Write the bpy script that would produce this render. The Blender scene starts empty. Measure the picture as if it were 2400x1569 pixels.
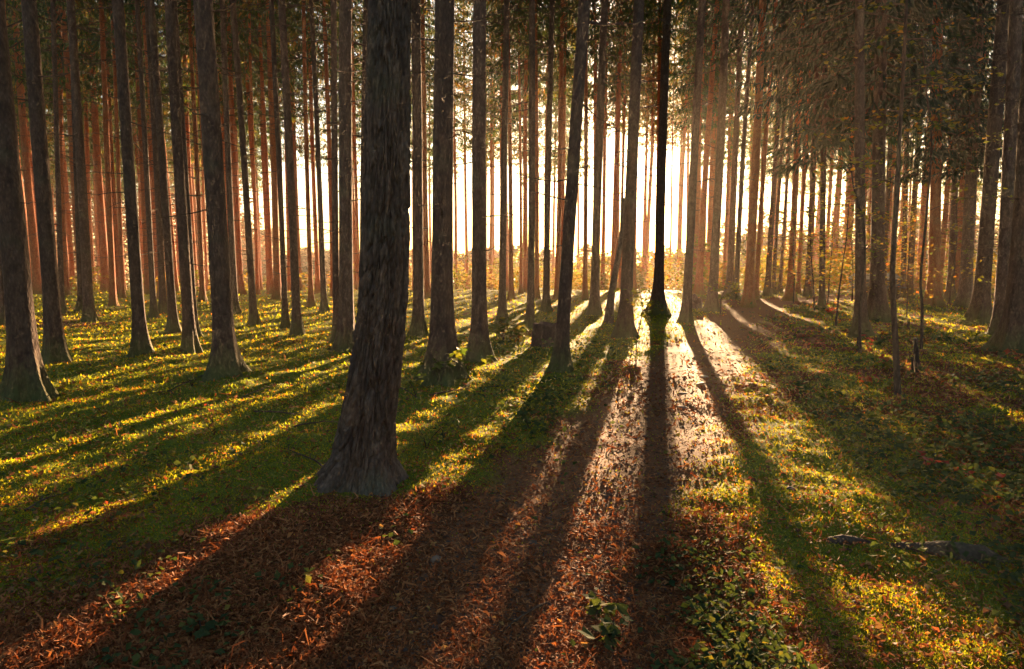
import bpy, math, random
import numpy as np
from mathutils import Vector, Matrix, Euler

R = math.radians
sc = bpy.context.scene
COL = sc.collection

# ------------------------------------------------------------------ camera
CAM_H, PITCH, F = 1.6, 6.6, 1600.0          # F, U, V are in pixels of the 2400 x 1569 photograph
cam_d = bpy.data.cameras.new('camera')
cam_d.sensor_width = 36.0
cam_d.lens = 36.0 * F / 2400.0
cam_d.clip_start, cam_d.clip_end = 0.05, 3000.0
cam = bpy.data.objects.new('camera', cam_d)
COL.objects.link(cam)
cam.location = (0, 0, CAM_H)
cam.rotation_euler = (R(90 - PITCH), 0, 0)
sc.camera = cam

# ------------------------------------------------------------------ sun direction, sky, exposure
_sp, _cp = math.sin(R(PITCH)), math.cos(R(PITCH))
def ray(u, v):
    """world direction of photo pixel (arrays allowed)"""
    x = (np.asarray(u, float) - 1200.0) / F
    y = -(np.asarray(v, float) - 784.5) / F
    return np.stack([x + 0 * y, _cp + y * _sp + 0 * x, y * _cp - _sp + 0 * x], -1)

sd = ray(1548, 385); sd = sd / np.linalg.norm(sd)
SUN_AZ = math.atan2(sd[0], sd[1])            # towards +X from +Y
SUN_EL = math.asin(sd[2])

world = bpy.data.worlds.new('World')
sc.world = world
world.use_nodes = True
wn = world.node_tree; wn.nodes.clear()
sky = wn.nodes.new('ShaderNodeTexSky')
sky.sky_type = 'NISHITA'
sky.sun_disc = False
sky.sun_elevation = SUN_EL
sky.sun_rotation = SUN_AZ
sky.air_density = 1.0
sky.dust_density = 0.8
sky.ozone_density = 1.0
bg = wn.nodes.new('ShaderNodeBackground'); bg.inputs['Strength'].default_value = 0.05
wo = wn.nodes.new('ShaderNodeOutputWorld')
wn.links.new(sky.outputs[0], bg.inputs['Color'])
wn.links.new(bg.outputs[0], wo.inputs['Surface'])

sl = bpy.data.lights.new('sun', 'SUN')
sl.energy = 5.0
sl.angle = R(0.5)
sl.color = (1.0, 0.63, 0.33)
sun = bpy.data.objects.new('sun', sl)
COL.objects.link(sun)
sun.rotation_euler = Vector((-sd[0], -sd[1], -sd[2])).to_track_quat('-Z', 'Y').to_euler()

vs = sc.view_settings
vs.view_transform = 'Standard'; vs.look = 'None'; vs.gamma = 1.0; vs.use_curve_mapping = False
vs.exposure = 3.0
sc.render.engine = 'CYCLES'
cy = sc.cycles
cy.use_denoising = True
cy.max_bounces = 6; cy.diffuse_bounces = 3; cy.glossy_bounces = 2; cy.transmission_bounces = 4
cy.volume_bounces = 0; cy.transparent_max_bounces = 8
cy.sample_clamp_indirect = 4.0
cy.use_adaptive_sampling = True; cy.adaptive_threshold = 0.02
HAZE_DENSITY, HAZE_ANISO = 0.0009, 0.50
HAZE_COLOR = (1.0, 0.86, 0.70)

# ------------------------------------------------------------------ noise and terrain
def _hash(ix, iy, s):
    h = (ix * 374761393 + iy * 668265263 + s * 1442695041) & 0xffffffff
    h = ((h ^ (h >> 13)) * 1274126177) & 0xffffffff
    return ((h ^ (h >> 16)) & 0xffff) / 65535.0
def vnoise(x, y, s=0):
    x = np.asarray(x, float); y = np.asarray(y, float)
    ix = np.floor(x).astype(np.int64); iy = np.floor(y).astype(np.int64)
    fx = x - ix; fy = y - iy
    fx = fx * fx * (3 - 2 * fx); fy = fy * fy * (3 - 2 * fy)
    a = _hash(ix, iy, s); b = _hash(ix + 1, iy, s); c = _hash(ix, iy + 1, s); d = _hash(ix + 1, iy + 1, s)
    return (a * (1 - fx) + b * fx) * (1 - fy) + (c * (1 - fx) + d * fx) * fy
def fbm(x, y, s=0, o=3):
    t = 0; a = 0.5; n = 0
    for k in range(o):
        t = t + a * vnoise(x * 2 ** k, y * 2 ** k, s + k); n += a; a *= 0.5
    return t / n

def smooth(e0, e1, x):
    t = np.clip((x - e0) / (e1 - e0), 0, 1)
    return t * t * (3 - 2 * t)

PATH_PIX = [(1090, 1700), (1150, 1569), (1230, 1350), (1340, 1200), (1440, 1080), (1520, 980), (1590, 890), (1650, 810),
            (1715, 750), (1790, 718), (1850, 706), (1940, 699), (2060, 693)]
def flat_hit(u, v):
    d = ray(u, v); t = -CAM_H / d[..., 2]
    return d[..., 0] * t, d[..., 1] * t
PATH = np.array([flat_hit(u, v) for u, v in PATH_PIX])
def path_dist(x, y):
    x = np.asarray(x, float); y = np.asarray(y, float)
    best = np.full(np.broadcast(x, y).shape, 1e9)
    for a, b in zip(PATH[:-1], PATH[1:]):
        d = b - a; L = d @ d
        t = np.clip(((x - a[0]) * d[0] + (y - a[1]) * d[1]) / L, 0, 1)
        best = np.minimum(best, np.hypot(x - a[0] - t * d[0], y - a[1] - t * d[1]))
    return best
def path_mask(x, y):
    d = path_dist(x, y) + (fbm(x * 1.7, y * 1.7, 40) - 0.5) * 0.5
    return 1 - smooth(0.5, 0.85, d)

def base_h(x, y):
    yy = np.maximum(y - 22.0, 0)
    s = -0.034 * yy * smooth(0, 25, yy)
    s = s + 0.30 * (fbm(x * 0.11 + 3, y * 0.11, 1) - 0.5) * smooth(3, 14, np.abs(y) + np.abs(x) * .6)
    s = s + 0.10 * (fbm(x * 0.6, y * 0.6, 5) - 0.5)
    return s
def height(x, y):
    x = np.asarray(x, float); y = np.asarray(y, float)
    far = 1 - smooth(60, 90, np.hypot(x, y))
    p = path_mask(x, y)
    h = base_h(x, y)
    h = h + far * (1 - 0.8 * p) * (0.10 * (fbm(x * 1.7 + .6 * y, y * 1.7 - .6 * x, 9, 2) - 0.5) + 0.03 * (vnoise(x * 5 + 2 * y, y * 5 - 2 * x, 12) - 0.5))
    h = h - 0.05 * p + p * 0.006 * (vnoise(x * 4 + 3 * y, y * 4 - 3 * x, 31) - 0.5)
    return h
def hz(x, y):
    return float(height(np.array([x]), np.array([y]))[0])

def ground_at(u, v):
    """3D point of the ground seen at a photo pixel"""
    d = ray(u, v)
    t = np.full(d.shape[:-1], 1.5)
    step = 1.0
    # march outwards, then bisect
    lo = t.copy(); hi = t.copy(); found = np.zeros(t.shape, bool)
    cur = t.copy()
    for i in range(90):
        nxt = cur * 1.06
        z = CAM_H + d[..., 2] * nxt
        below = z < base_h(d[..., 0] * nxt, d[..., 1] * nxt)
        newly = below & ~found
        lo = np.where(newly, cur, lo); hi = np.where(newly, nxt, hi)
        found |= below
        cur = np.where(found, cur, nxt)
    for i in range(18):
        m = (lo + hi) / 2
        below = CAM_H + d[..., 2] * m < base_h(d[..., 0] * m, d[..., 1] * m)
        hi = np.where(below, m, hi); lo = np.where(below, lo, m)
    m = (lo + hi) / 2
    x = d[..., 0] * m; y = d[..., 1] * m
    return x, y, height(x, y), found

# ------------------------------------------------------------------ mesh helpers
def mesh_np(name, verts, faces, mats, tint=None, face_mat=None, smooth_shade=False, attrs=None):
    """faces: (n,k) array or list of such arrays"""
    verts = np.asarray(verts, np.float32)
    if not isinstance(faces, list): faces = [faces]
    faces = [np.asarray(f, np.int32) for f in faces if len(f)]
    me = bpy.data.meshes.new(name)
    me.vertices.add(len(verts)); me.vertices.foreach_set('co', verts.ravel())
    loops = np.concatenate([f.ravel() for f in faces])
    tot = np.concatenate([np.full(len(f), f.shape[1], np.int32) for f in faces])
    start = np.concatenate([[0], np.cumsum(tot)[:-1]]).astype(np.int32)
    me.loops.add(len(loops)); me.loops.foreach_set('vertex_index', loops)
    me.polygons.add(len(tot)); me.polygons.foreach_set('loop_start', start)
    for m in mats: me.materials.append(m)
    if face_mat is not None: me.polygons.foreach_set('material_index', np.asarray(face_mat, np.int32))
    me.update(calc_edges=True)
    me.polygons.foreach_set('use_smooth', np.full(len(tot), smooth_shade, bool))
    for k, a in (attrs or {}).items():
        at = me.attributes.new(k, 'FLOAT', 'POINT'); at.data.foreach_set('value', np.asarray(a, np.float32))
    if tint is not None:
        at = me.attributes.new('tint', 'FLOAT', 'POINT'); at.data.foreach_set('value', np.asarray(tint, np.float32))
    me.validate()
    return me

def link(name, me, parent=None, loc=(0, 0, 0)):
    o = bpy.data.objects.new(name, me); COL.objects.link(o)
    o.location = loc
    if parent is not None: o.parent = parent
    return o
def tag(o, label=None, cat=None, group=None, kind=None):
    if label: o['label'] = label
    if cat: o['category'] = cat
    if group: o['group'] = group
    if kind: o['kind'] = kind
    return o
def empty(name, loc, rot=(0, 0, 0)):
    o = bpy.data.objects.new(name, None); COL.objects.link(o)
    o.location = loc; o.rotation_euler = rot; o.empty_display_size = 0.2
    return o

def tube(points, radii, sides, cap=True, twist=0.0):
    """swept tube; returns verts, quads, tris"""
    P = np.asarray(points, float); n = len(P); rad = np.asarray(radii, float)
    T = np.gradient(P, axis=0); T /= np.linalg.norm(T, axis=1)[:, None] + 1e-9
    ref = np.array([1.0, 0.13, 0.07]) if abs(T[0][0]) < 0.8 else np.array([0.1, 1.0, 0.07])
    A = np.cross(T, ref); A /= np.linalg.norm(A, axis=1)[:, None] + 1e-9
    B = np.cross(T, A)
    th = np.linspace(0, 2 * math.pi, sides, endpoint=False) + twist
    if rad.ndim == 1: rad = np.repeat(rad[:, None], sides, 1)
    V = P[:, None, :] + rad[:, :, None] * (np.cos(th)[None, :, None] * A[:, None, :] + np.sin(th)[None, :, None] * B[:, None, :])
    V = V.reshape(-1, 3)
    i = np.arange(n - 1)[:, None] * sides; j = np.arange(sides)[None, :]; j2 = (j + 1) % sides
    Q = np.stack([i + j, i + j2, i + sides + j2, i + sides + j], -1).reshape(-1, 4)
    tris = np.zeros((0, 3), int)
    if cap:
        V = np.vstack([V, P[-1][None]])
        c = len(V) - 1; b = (n - 1) * sides
        tris = np.array([[b + k, b + (k + 1) % sides, c] for k in range(sides)])
    return V, Q, tris

class Acc:
    def __init__(s): s.v = []; s.q = []; s.t = []; s.n = 0; s.tint = []; s.qm = []; s.tm = []
    def add(s, V, Q=None, T=None, tint=0.5, mat=0):
        if Q is not None and len(Q): s.q.append(np.asarray(Q) + s.n); s.qm.append(np.full(len(Q), mat))
        if T is not None and len(T): s.t.append(np.asarray(T) + s.n); s.tm.append(np.full(len(T), mat))
        s.v.append(V); s.n += len(V)
        s.tint.append(np.broadcast_to(tint, (len(V),)))
    def mesh(s, name, mats, smooth_shade=False):
        f = []; fm = []
        if s.q: f.append(np.concatenate(s.q)); fm.append(np.concatenate(s.qm))
        if s.t: f.append(np.concatenate(s.t)); fm.append(np.concatenate(s.tm))
        return mesh_np(name, np.concatenate(s.v), f, mats, tint=np.concatenate(s.tint), face_mat=np.concatenate(fm), smooth_shade=smooth_shade)

# ------------------------------------------------------------------ materials
def new_mat(name):
    m = bpy.data.materials.new(name); m.use_nodes = True
    nt = m.node_tree; nt.nodes.clear()
    out = nt.nodes.new('ShaderNodeOutputMaterial')
    return m, nt, out
def N(nt, typ, **kw):
    n = nt.nodes.new(typ)
    for k, v in kw.items():
        if k in n.inputs: n.inputs[k].default_value = v
        else: setattr(n, k, v)
    return n
def ramp(nt, stops, fac=None, interp='LINEAR'):
    r = nt.nodes.new('ShaderNodeValToRGB'); r.color_ramp.interpolation = interp
    el = r.color_ramp.elements
    while len(el) < len(stops): el.new(0.5)
    for e, (p, c) in zip(el, stops): e.position = p; e.color = (*c, 1)
    if fac is not None: nt.links.new(fac, r.inputs[0])
    return r
def mixc(nt, fac, a, b, mode='MIX'):
    m = nt.nodes.new('ShaderNodeMix'); m.data_type = 'RGBA'; m.blend_type = mode
    for s, v in ((m.inputs[0], fac), (m.inputs[6], a), (m.inputs[7], b)):
        if hasattr(v, 'is_output') or hasattr(v, 'links'): nt.links.new(v, s)
        elif isinstance(v, tuple): s.default_value = (*v, 1)
        else: s.default_value = v
    return m.outputs[2]

def bark_material(name, cols, scale=14.0, stretch=0.35, bump=0.6, mossy=True, furrow=False):
    m, nt, out = new_mat(name); L = nt.links.new
    tc = N(nt, 'ShaderNodeTexCoord')
    mp = N(nt, 'ShaderNodeMapping'); mp.inputs['Scale'].default_value = (1, 1, stretch)
    L(tc.outputs['Object'], mp.inputs['Vector'])
    n1 = N(nt, 'ShaderNodeTexNoise', Scale=scale, Detail=6.0, Roughness=0.65); L(mp.outputs[0], n1.inputs['Vector'])
    vo = N(nt, 'ShaderNodeTexVoronoi', Scale=scale * 2.6); vo.feature = 'F1'; L(mp.outputs[0], vo.inputs['Vector'])
    n2 = N(nt, 'ShaderNodeTexNoise', Scale=1.3, Detail=3.0); L(tc.outputs['Object'], n2.inputs['Vector'])
    n3 = N(nt, 'ShaderNodeTexNoise', Scale=60.0, Detail=3.0); L(tc.outputs['Object'], n3.inputs['Vector'])
    c = ramp(nt, [(0.25, cols[0]), (0.5, cols[1]), (0.75, cols[2])], n1.outputs[0]).outputs[0]
    vr = ramp(nt, [(0.0, (1.15, 1.12, 1.1)), (0.6, (0.6, 0.58, 0.56))], vo.outputs['Distance'])
    c = mixc(nt, 0.8, c, vr.outputs[0], 'MULTIPLY')
    if not mossy and stretch == 0.45:
        pl = N(nt, 'ShaderNodeAttribute'); pl.attribute_name = 'tint'
        pr = ramp(nt, [(0.15, (0.75, 0.7, 0.68)), (0.5, (1.0, 0.96, 0.93)), (0.85, (1.4, 1.3, 1.2))], pl.outputs['Fac'])
        c = mixc(nt, 1.0, c, pr.outputs[0], 'MULTIPLY')
    lich = ramp(nt, [(0.56, (0, 0, 0)), (0.66, (1, 1, 1))], n2.outputs[0])
    lm = N(nt, 'ShaderNodeMath', operation='MULTIPLY'); L(lich.outputs[0], lm.inputs[0]); lm.inputs[1].default_value = 0.30
    c = mixc(nt, lm.outputs[0], c, (0.16, 0.17, 0.09))
    oi = N(nt, 'ShaderNodeObjectInfo')
    hv = N(nt, 'ShaderNodeHueSaturation'); L(c, hv.inputs['Color'])
    mr = N(nt, 'ShaderNodeMapRange'); mr.inputs[3].default_value = 0.75; mr.inputs[4].default_value = 1.2
    L(oi.outputs['Random'], mr.inputs[0]); L(mr.outputs[0], hv.inputs['Value'])
    c = hv.outputs[0]
    if mossy:
        sx = N(nt, 'ShaderNodeSeparateXYZ'); L(tc.outputs['Object'], sx.inputs[0])
        ad = N(nt, 'ShaderNodeMath', operation='MULTIPLY_ADD'); L(n1.outputs[0], ad.inputs[0]); ad.inputs[1].default_value = -0.9
        L(sx.outputs['Z'], ad.inputs[2])
        mo = N(nt, 'ShaderNodeMapRange'); L(ad.outputs[0], mo.inputs[0])
        mo.inputs[1].default_value = -0.40; mo.inputs[2].default_value = 0.05; mo.inputs[3].default_value = 0.6; mo.inputs[4].default_value = 0.0
        c = mixc(nt, mo.outputs[0], c, (0.10, 0.13, 0.02))
    h = N(nt, 'ShaderNodeMath', operation='ADD'); L(n1.outputs[0], h.inputs[0])
    v2 = N(nt, 'ShaderNodeMath', operation='MULTIPLY'); L(vo.outputs['Distance'], v2.inputs[0]); v2.inputs[1].default_value = -0.9
    L(v2.outputs[0], h.inputs[1])
    h2 = N(nt, 'ShaderNodeMath', operation='MULTIPLY_ADD'); L(n3.outputs[0], h2.inputs[0]); h2.inputs[1].default_value = 0.3; L(h.outputs[0], h2.inputs[2])
    bp = N(nt, 'ShaderNodeBump', Strength=bump, Distance=0.02); L(h2.outputs[0], bp.inputs['Height'])
    p = N(nt, 'ShaderNodeBsdfPrincipled', Roughness=0.85); L(c, p.inputs['Base Color']); L(bp.outputs[0], p.inputs['Normal'])
    p.inputs['Specular IOR Level'].default_value = 0.25
    L(p.outputs[0], out.inputs['Surface'])
    return m

def leaf_material(name, stops, trans=0.5, rough=0.6, spec=0.3, tcol=(1.5, 1.35, 0.7), vary=False):
    m, nt, out = new_mat(name); L = nt.links.new
    at = N(nt, 'ShaderNodeAttribute'); at.attribute_name = 'tint'
    fac = at.outputs['Fac']
    c = ramp(nt, stops, fac).outputs[0]
    if vary:
        oi = N(nt, 'ShaderNodeObjectInfo')
        hv = N(nt, 'ShaderNodeHueSaturation'); L(c, hv.inputs['Color'])
        mr = N(nt, 'ShaderNodeMapRange'); mr.inputs[3].default_value = 0.455; mr.inputs[4].default_value = 0.515
        L(oi.outputs['Random'], mr.inputs[0]); L(mr.outputs[0], hv.inputs['Hue'])
        c = hv.outputs[0]
    p = N(nt, 'ShaderNodeBsdfPrincipled', Roughness=rough); L(c, p.inputs['Base Color'])
    p.inputs['Specular IOR Level'].default_value = spec
    tr = N(nt, 'ShaderNodeBsdfTranslucent')
    L(mixc(nt, 1.0, c, tcol, 'MULTIPLY'), tr.inputs['Color'])
    mx = N(nt, 'ShaderNodeMixShader'); mx.inputs[0].default_value = trans
    L(p.outputs[0], mx.inputs[1]); L(tr.outputs[0], mx.inputs[2]); L(mx.outputs[0], out.inputs['Surface'])
    return m

M_BARK = bark_material('spruce_bark', [(0.075, 0.044, 0.030), (0.14, 0.084, 0.058), (0.23, 0.155, 0.11)], 16, 0.45, 0.7)
M_HAZEGLOWBARK = bark_material('spruce_bark_haze_glow', [(0.34, 0.085, 0.028), (0.55, 0.155, 0.045), (0.66, 0.25, 0.09)], 14, 0.45, 0.6)  # reddish bark with the orange haze glow put into its colour
M_PINE = bark_material('pine_bark', [(0.08, 0.055, 0.040), (0.16, 0.115, 0.085), (0.25, 0.19, 0.145)], 15, 0.45, 0.9, mossy=False)
M_TWIG = bark_material('dead_twig', [(0.07, 0.04, 0.025), (0.13, 0.08, 0.05), (0.2, 0.14, 0.09)], 20, 1.0, 0.3, mossy=False)
M_SAPBARK = bark_material('sapling_bark', [(0.05, 0.035, 0.025), (0.09, 0.06, 0.04), (0.14, 0.10, 0.07)], 18, 0.4, 0.5, mossy=False)
M_NEEDLE = leaf_material('spruce_needles', [(0.0, (0.015, 0.045, 0.022)), (0.5, (0.045, 0.085, 0.025)), (0.72, (0.14, 0.13, 0.02)), (1.0, (0.28, 0.14, 0.02))], 0.5, 0.6, 0.3, (2.0, 1.8, 0.8), vary=True)
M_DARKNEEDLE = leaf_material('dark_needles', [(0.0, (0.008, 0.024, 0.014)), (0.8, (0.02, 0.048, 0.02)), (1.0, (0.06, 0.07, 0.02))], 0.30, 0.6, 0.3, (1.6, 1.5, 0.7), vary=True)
M_YLEAF = leaf_material('autumn_leaves', [(0.0, (0.07, 0.12, 0.02)), (0.45, (0.16, 0.17, 0.025)), (0.8, (0.36, 0.20, 0.03)), (1.0, (0.38, 0.11, 0.03))], 0.55, 0.6, 0.2, (1.6, 1.4, 0.6))
M_FARLEAF = leaf_material('far_autumn_glow_leaves', [(0.0, (0.05, 0.065, 0.02)), (0.45, (0.13, 0.09, 0.02)), (0.8, (0.22, 0.09, 0.02)), (1.0, (0.24, 0.06, 0.02))], 0.22, 0.7, 0.1, (1.3, 0.9, 0.5))  # autumn leaves; the orange end also carries a painted glow
M_RLEAF = leaf_material('red_leaves', [(0.0, (0.22, 0.035, 0.02)), (0.6, (0.36, 0.07, 0.02)), (1.0, (0.50, 0.22, 0.04))], 0.55, 0.45, 0.4, (1.6, 1.2, 0.9))
M_GLEAF = leaf_material('green_leaves', [(0.0, (0.03, 0.055, 0.022)), (0.6, (0.075, 0.105, 0.035)), (1.0, (0.20, 0.17, 0.04))], 0.4, 0.75, 0.08, (1.6, 1.4, 0.5))
M_MOSS = leaf_material('moss', [(0.0, (0.07, 0.10, 0.012)), (0.5, (0.20, 0.22, 0.018)), (0.75, (0.34, 0.27, 0.025)), (0.9, (0.36, 0.15, 0.03)), (1.0, (0.42, 0.12, 0.03))], 0.6, 0.8, 0.1, (2.5, 2.25, 0.7))
M_NLIT = leaf_material('fallen_needles', [(0.0, (0.10, 0.035, 0.012)), (0.5, (0.26, 0.08, 0.025)), (1.0, (0.42, 0.19, 0.07))], 0.25, 0.75, 0.12, (1.4, 1.1, 0.8))
M_LLIT = leaf_material('fallen_leaves', [(0.0, (0.10, 0.05, 0.03)), (0.5, (0.26, 0.13, 0.05)), (0.85, (0.42, 0.26, 0.08)), (1.0, (0.45, 0.08, 0.03))], 0.35, 0.7, 0.15, (1.4, 1.2, 0.8))

def stone_material():
    m, nt, out = new_mat('path_stone'); L = nt.links.new
    at = N(nt, 'ShaderNodeAttribute'); at.attribute_name = 'tint'
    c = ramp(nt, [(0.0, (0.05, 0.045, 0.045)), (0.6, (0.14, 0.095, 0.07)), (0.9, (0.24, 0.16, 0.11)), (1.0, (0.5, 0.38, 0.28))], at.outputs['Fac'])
    p = N(nt, 'ShaderNodeBsdfPrincipled', Roughness=0.75); L(c.outputs[0], p.inputs['Base Color']); p.inputs['Specular IOR Level'].default_value = 0.05
    L(p.outputs[0], out.inputs['Surface'])
    return m
M_STONE = stone_material()

def ground_material():
    m, nt, out = new_mat('forest_floor'); L = nt.links.new
    tc = N(nt, 'ShaderNodeTexCoord')
    pa = N(nt, 'ShaderNodeAttribute'); pa.attribute_name = 'path'
    li = N(nt, 'ShaderNodeAttribute'); li.attribute_name = 'litter'
    n1 = N(nt, 'ShaderNodeTexNoise', Scale=3.0, Detail=8.0, Roughness=0.7); L(tc.outputs['Object'], n1.inputs['Vector'])
    n2 = N(nt, 'ShaderNodeTexNoise', Scale=45.0, Detail=6.0, Roughness=0.75); L(tc.outputs['Object'], n2.inputs['Vector'])
    vo = N(nt, 'ShaderNodeTexVoronoi', Scale=70.0); L(tc.outputs['Object'], vo.inputs['Vector'])
    moss = ramp(nt, [(0.3, (0.05, 0.06, 0.012)), (0.55, (0.15, 0.17, 0.02)), (0.75, (0.28, 0.27, 0.035))], n2.outputs[0]).outputs[0]
    lit = ramp(nt, [(0.3, (0.045, 0.018, 0.010)), (0.5, (0.14, 0.05, 0.02)), (0.72, (0.30, 0.13, 0.05))], n2.outputs[0]).outputs[0]
    grav = ramp(nt, [(0.3, (0.07, 0.034, 0.02)), (0.52, (0.21, 0.09, 0.04)), (0.75, (0.36, 0.17, 0.075))], n2.outputs[0]).outputs[0]
    lf = N(nt, 'ShaderNodeMath', operation='ADD'); L(li.outputs['Fac'], lf.inputs[0]); L(n1.outputs[0], lf.inputs[1])
    lr = ramp(nt, [(0.0, (0, 0, 0)), (0.5, (0, 0, 0)), (0.62, (1, 1, 1))], None)
    hf = N(nt, 'ShaderNodeMath', operation='MULTIPLY'); L(lf.outputs[0], hf.inputs[0]); hf.inputs[1].default_value = 0.72
    L(hf.outputs[0], lr.inputs[0])
    c = mixc(nt, lr.outputs[0], moss, lit)
    c = mixc(nt, pa.outputs['Fac'], c, grav)
    h = N(nt, 'ShaderNodeMath', operation='MULTIPLY_ADD'); L(vo.outputs['Distance'], h.inputs[0]); h.inputs[1].default_value = -0.6; L(n2.outputs[0], h.inputs[2])
    bp = N(nt, 'ShaderNodeBump', Strength=0.3, Distance=0.02); L(h.outputs[0], bp.inputs['Height'])
    p = N(nt, 'ShaderNodeBsdfPrincipled', Roughness=0.75); L(c, p.inputs['Base Color']); L(bp.outputs[0], p.inputs['Normal'])
    p.inputs['Specular IOR Level'].default_value = 0.02
    L(p.outputs[0], out.inputs['Surface'])
    return m
M_GROUND = ground_material()

# ------------------------------------------------------------------ ground sheet
def litter_mask(x, y):
    """where needles cover the soil instead of moss"""
    near_left = np.exp(-(((x + 0.6) / 1.5) ** 2 + ((y - 2.7) / 1.5) ** 2))      # around the foot of the pine
    side = smooth(1.6, 0.7, path_dist(x, y)) * 0.25
    left_far = smooth(-6, -14, x) * smooth(30, 14, y) * 0.35 + smooth(1.2, 3.5, x - 0.17 * y) * 0.22
    n = 0.75 * (fbm(x * 0.55 + 7, y * 0.55, 21) - 0.5) + 0.6 * (fbm(x * 1.9, y * 1.9, 23) - 0.5)
    return np.clip(near_left * 0.95 + side + left_far + n * 1.2, 0, 1)

def build_ground():
    # one sheet: fine rings close to the camera, coarse rings to the horizon
    dists = [0.0]; d = 0.35
    while d < 138: dists.append(d); d *= 1.0125 if d < 14 else 1.025
    dists = np.array(dists[1:])
    a = np.concatenate([np.linspace(-48, 48, 561), np.linspace(52, 308, 65)]) * math.pi / 180
    D, A = np.meshgrid(dists, a, indexing='ij')
    X = D * np.sin(A); Y = D * np.cos(A)
    Z = height(X, Y)
    V = np.stack([X, Y, Z], -1).reshape(-1, 3)
    n, k = D.shape
    i = np.arange(n - 1)[:, None] * k; j = np.arange(k)[None, :]; j2 = (j + 1) % k
    Q = np.stack([i + j, i + k + j, i + k + j2, i + j2], -1).reshape(-1, 4)
    V = np.vstack([V, [[0, 0, float(height(np.array([0.]), np.array([0.]))[0])]]])
    T = np.array([[len(V) - 1, jj, (jj + 1) % k] for jj in range(k)])
    x, y = V[:, 0], V[:, 1]
    near = (1 - smooth(60, 90, np.hypot(x, y)))
    me = mesh_np('forest_floor', V, [Q, T], [M_GROUND], smooth_shade=True,
                 attrs={'path': path_mask(x, y) * near, 'litter': litter_mask(x, y)})
    o = link('ground', me); tag(o, 'mossy forest floor with a gravel track winding to the right between the trees', kind='structure')
build_ground()

# ------------------------------------------------------------------ scattered ground stuff
rng = np.random.default_rng(11)
def pixel_points(n, u0, u1, v0, v1, vpow=1.0):
    u = rng.uniform(u0, u1, n); v = v0 + (v1 - v0) * rng.uniform(0, 1, n) ** vpow
    x, y, z, ok = ground_at(u, v)
    k = ok & (y < 75)
    return x[k], y[k], z[k]

def flakes(name, x, y, z, size, aspect, upright, tint, mat, lift=0.0, bend=0.0, kite=True):
    """many small leaf- or blade-like faces as one mesh"""
    n = len(x)
    az = rng.uniform(0, 2 * math.pi, n)
    el = upright + rng.normal(0, 0.35, n)
    d = np.stack([np.cos(az) * np.cos(el), np.sin(az) * np.cos(el), np.sin(el)], -1)      # long axis
    roll = rng.normal(0, 0.5, n)
    side = np.stack([-np.sin(az), np.cos(az), np.zeros(n)], -1)
    up = np.cross(d, side)
    s = side * np.cos(roll)[:, None] + up * np.sin(roll)[:, None]
    L = size[:, None]; W = (size * aspect)[:, None]
    b = np.stack([x, y, z + lift], -1)
    if kite:
        p0 = b; p1 = b + d * L * 0.45 + s * W * 0.5 + up * L * bend; p2 = b + d * L; p3 = b + d * L * 0.45 - s * W * 0.5 + up * L * bend
        V = np.stack([p0, p1, p2, p3], 1).reshape(-1, 3)
        i = np.arange(n) * 4
        T = np.concatenate([np.stack([i, i + 1, i + 2], -1), np.stack([i, i + 2, i + 3], -1)])
        return mesh_np(name, V, T, [mat], tint=np.repeat(tint, 4))
    V = np.stack([b - s * W * .5, b + s * W * .5, b + d * L], 1).reshape(-1, 3)
    i = np.arange(n) * 3
    return mesh_np(name, V, np.stack([i, i + 1, i + 2], -1), [mat], tint=np.repeat(tint, 3))

def build_moss():
    x, y, z = pixel_points(930000, -600, 3000, 640, 1750, 0.85)
    p = path_mask(x, y); l = litter_mask(x, y)
    mossn = fbm(x * 1.3, y * 1.3, 55)
    prob = (1 - 0.93 * p) * (1 - 0.88 * smooth(0.35, 0.7, l)) * (0.35 + 0.9 * mossn)
    k = rng.uniform(0, 1, len(x)) < prob
    x, y, z = x[k], y[k], z[k]
    d = np.hypot(x, y)
    size = (0.006 + 0.0026 * np.clip(d, 0, 30)) * rng.uniform(0.5, 1.5, len(x))
    t = np.clip(0.25 + 0.6 * (fbm(x * 0.9, y * 0.9, 77) - 0.3) + rng.normal(0, 0.15, len(x)), 0, 0.9)
    t = np.where(rng.uniform(0, 1, len(x)) < 0.12, rng.uniform(0.85, 1, len(x)), t)
    me = flakes('moss', x, y, z - 0.004, size, 0.50, 0.65, t, M_MOSS, kite=False)
    tag(link('moss', me), 'yellow green moss carpet covering the forest floor beside the track', kind='stuff')
build_moss()

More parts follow.
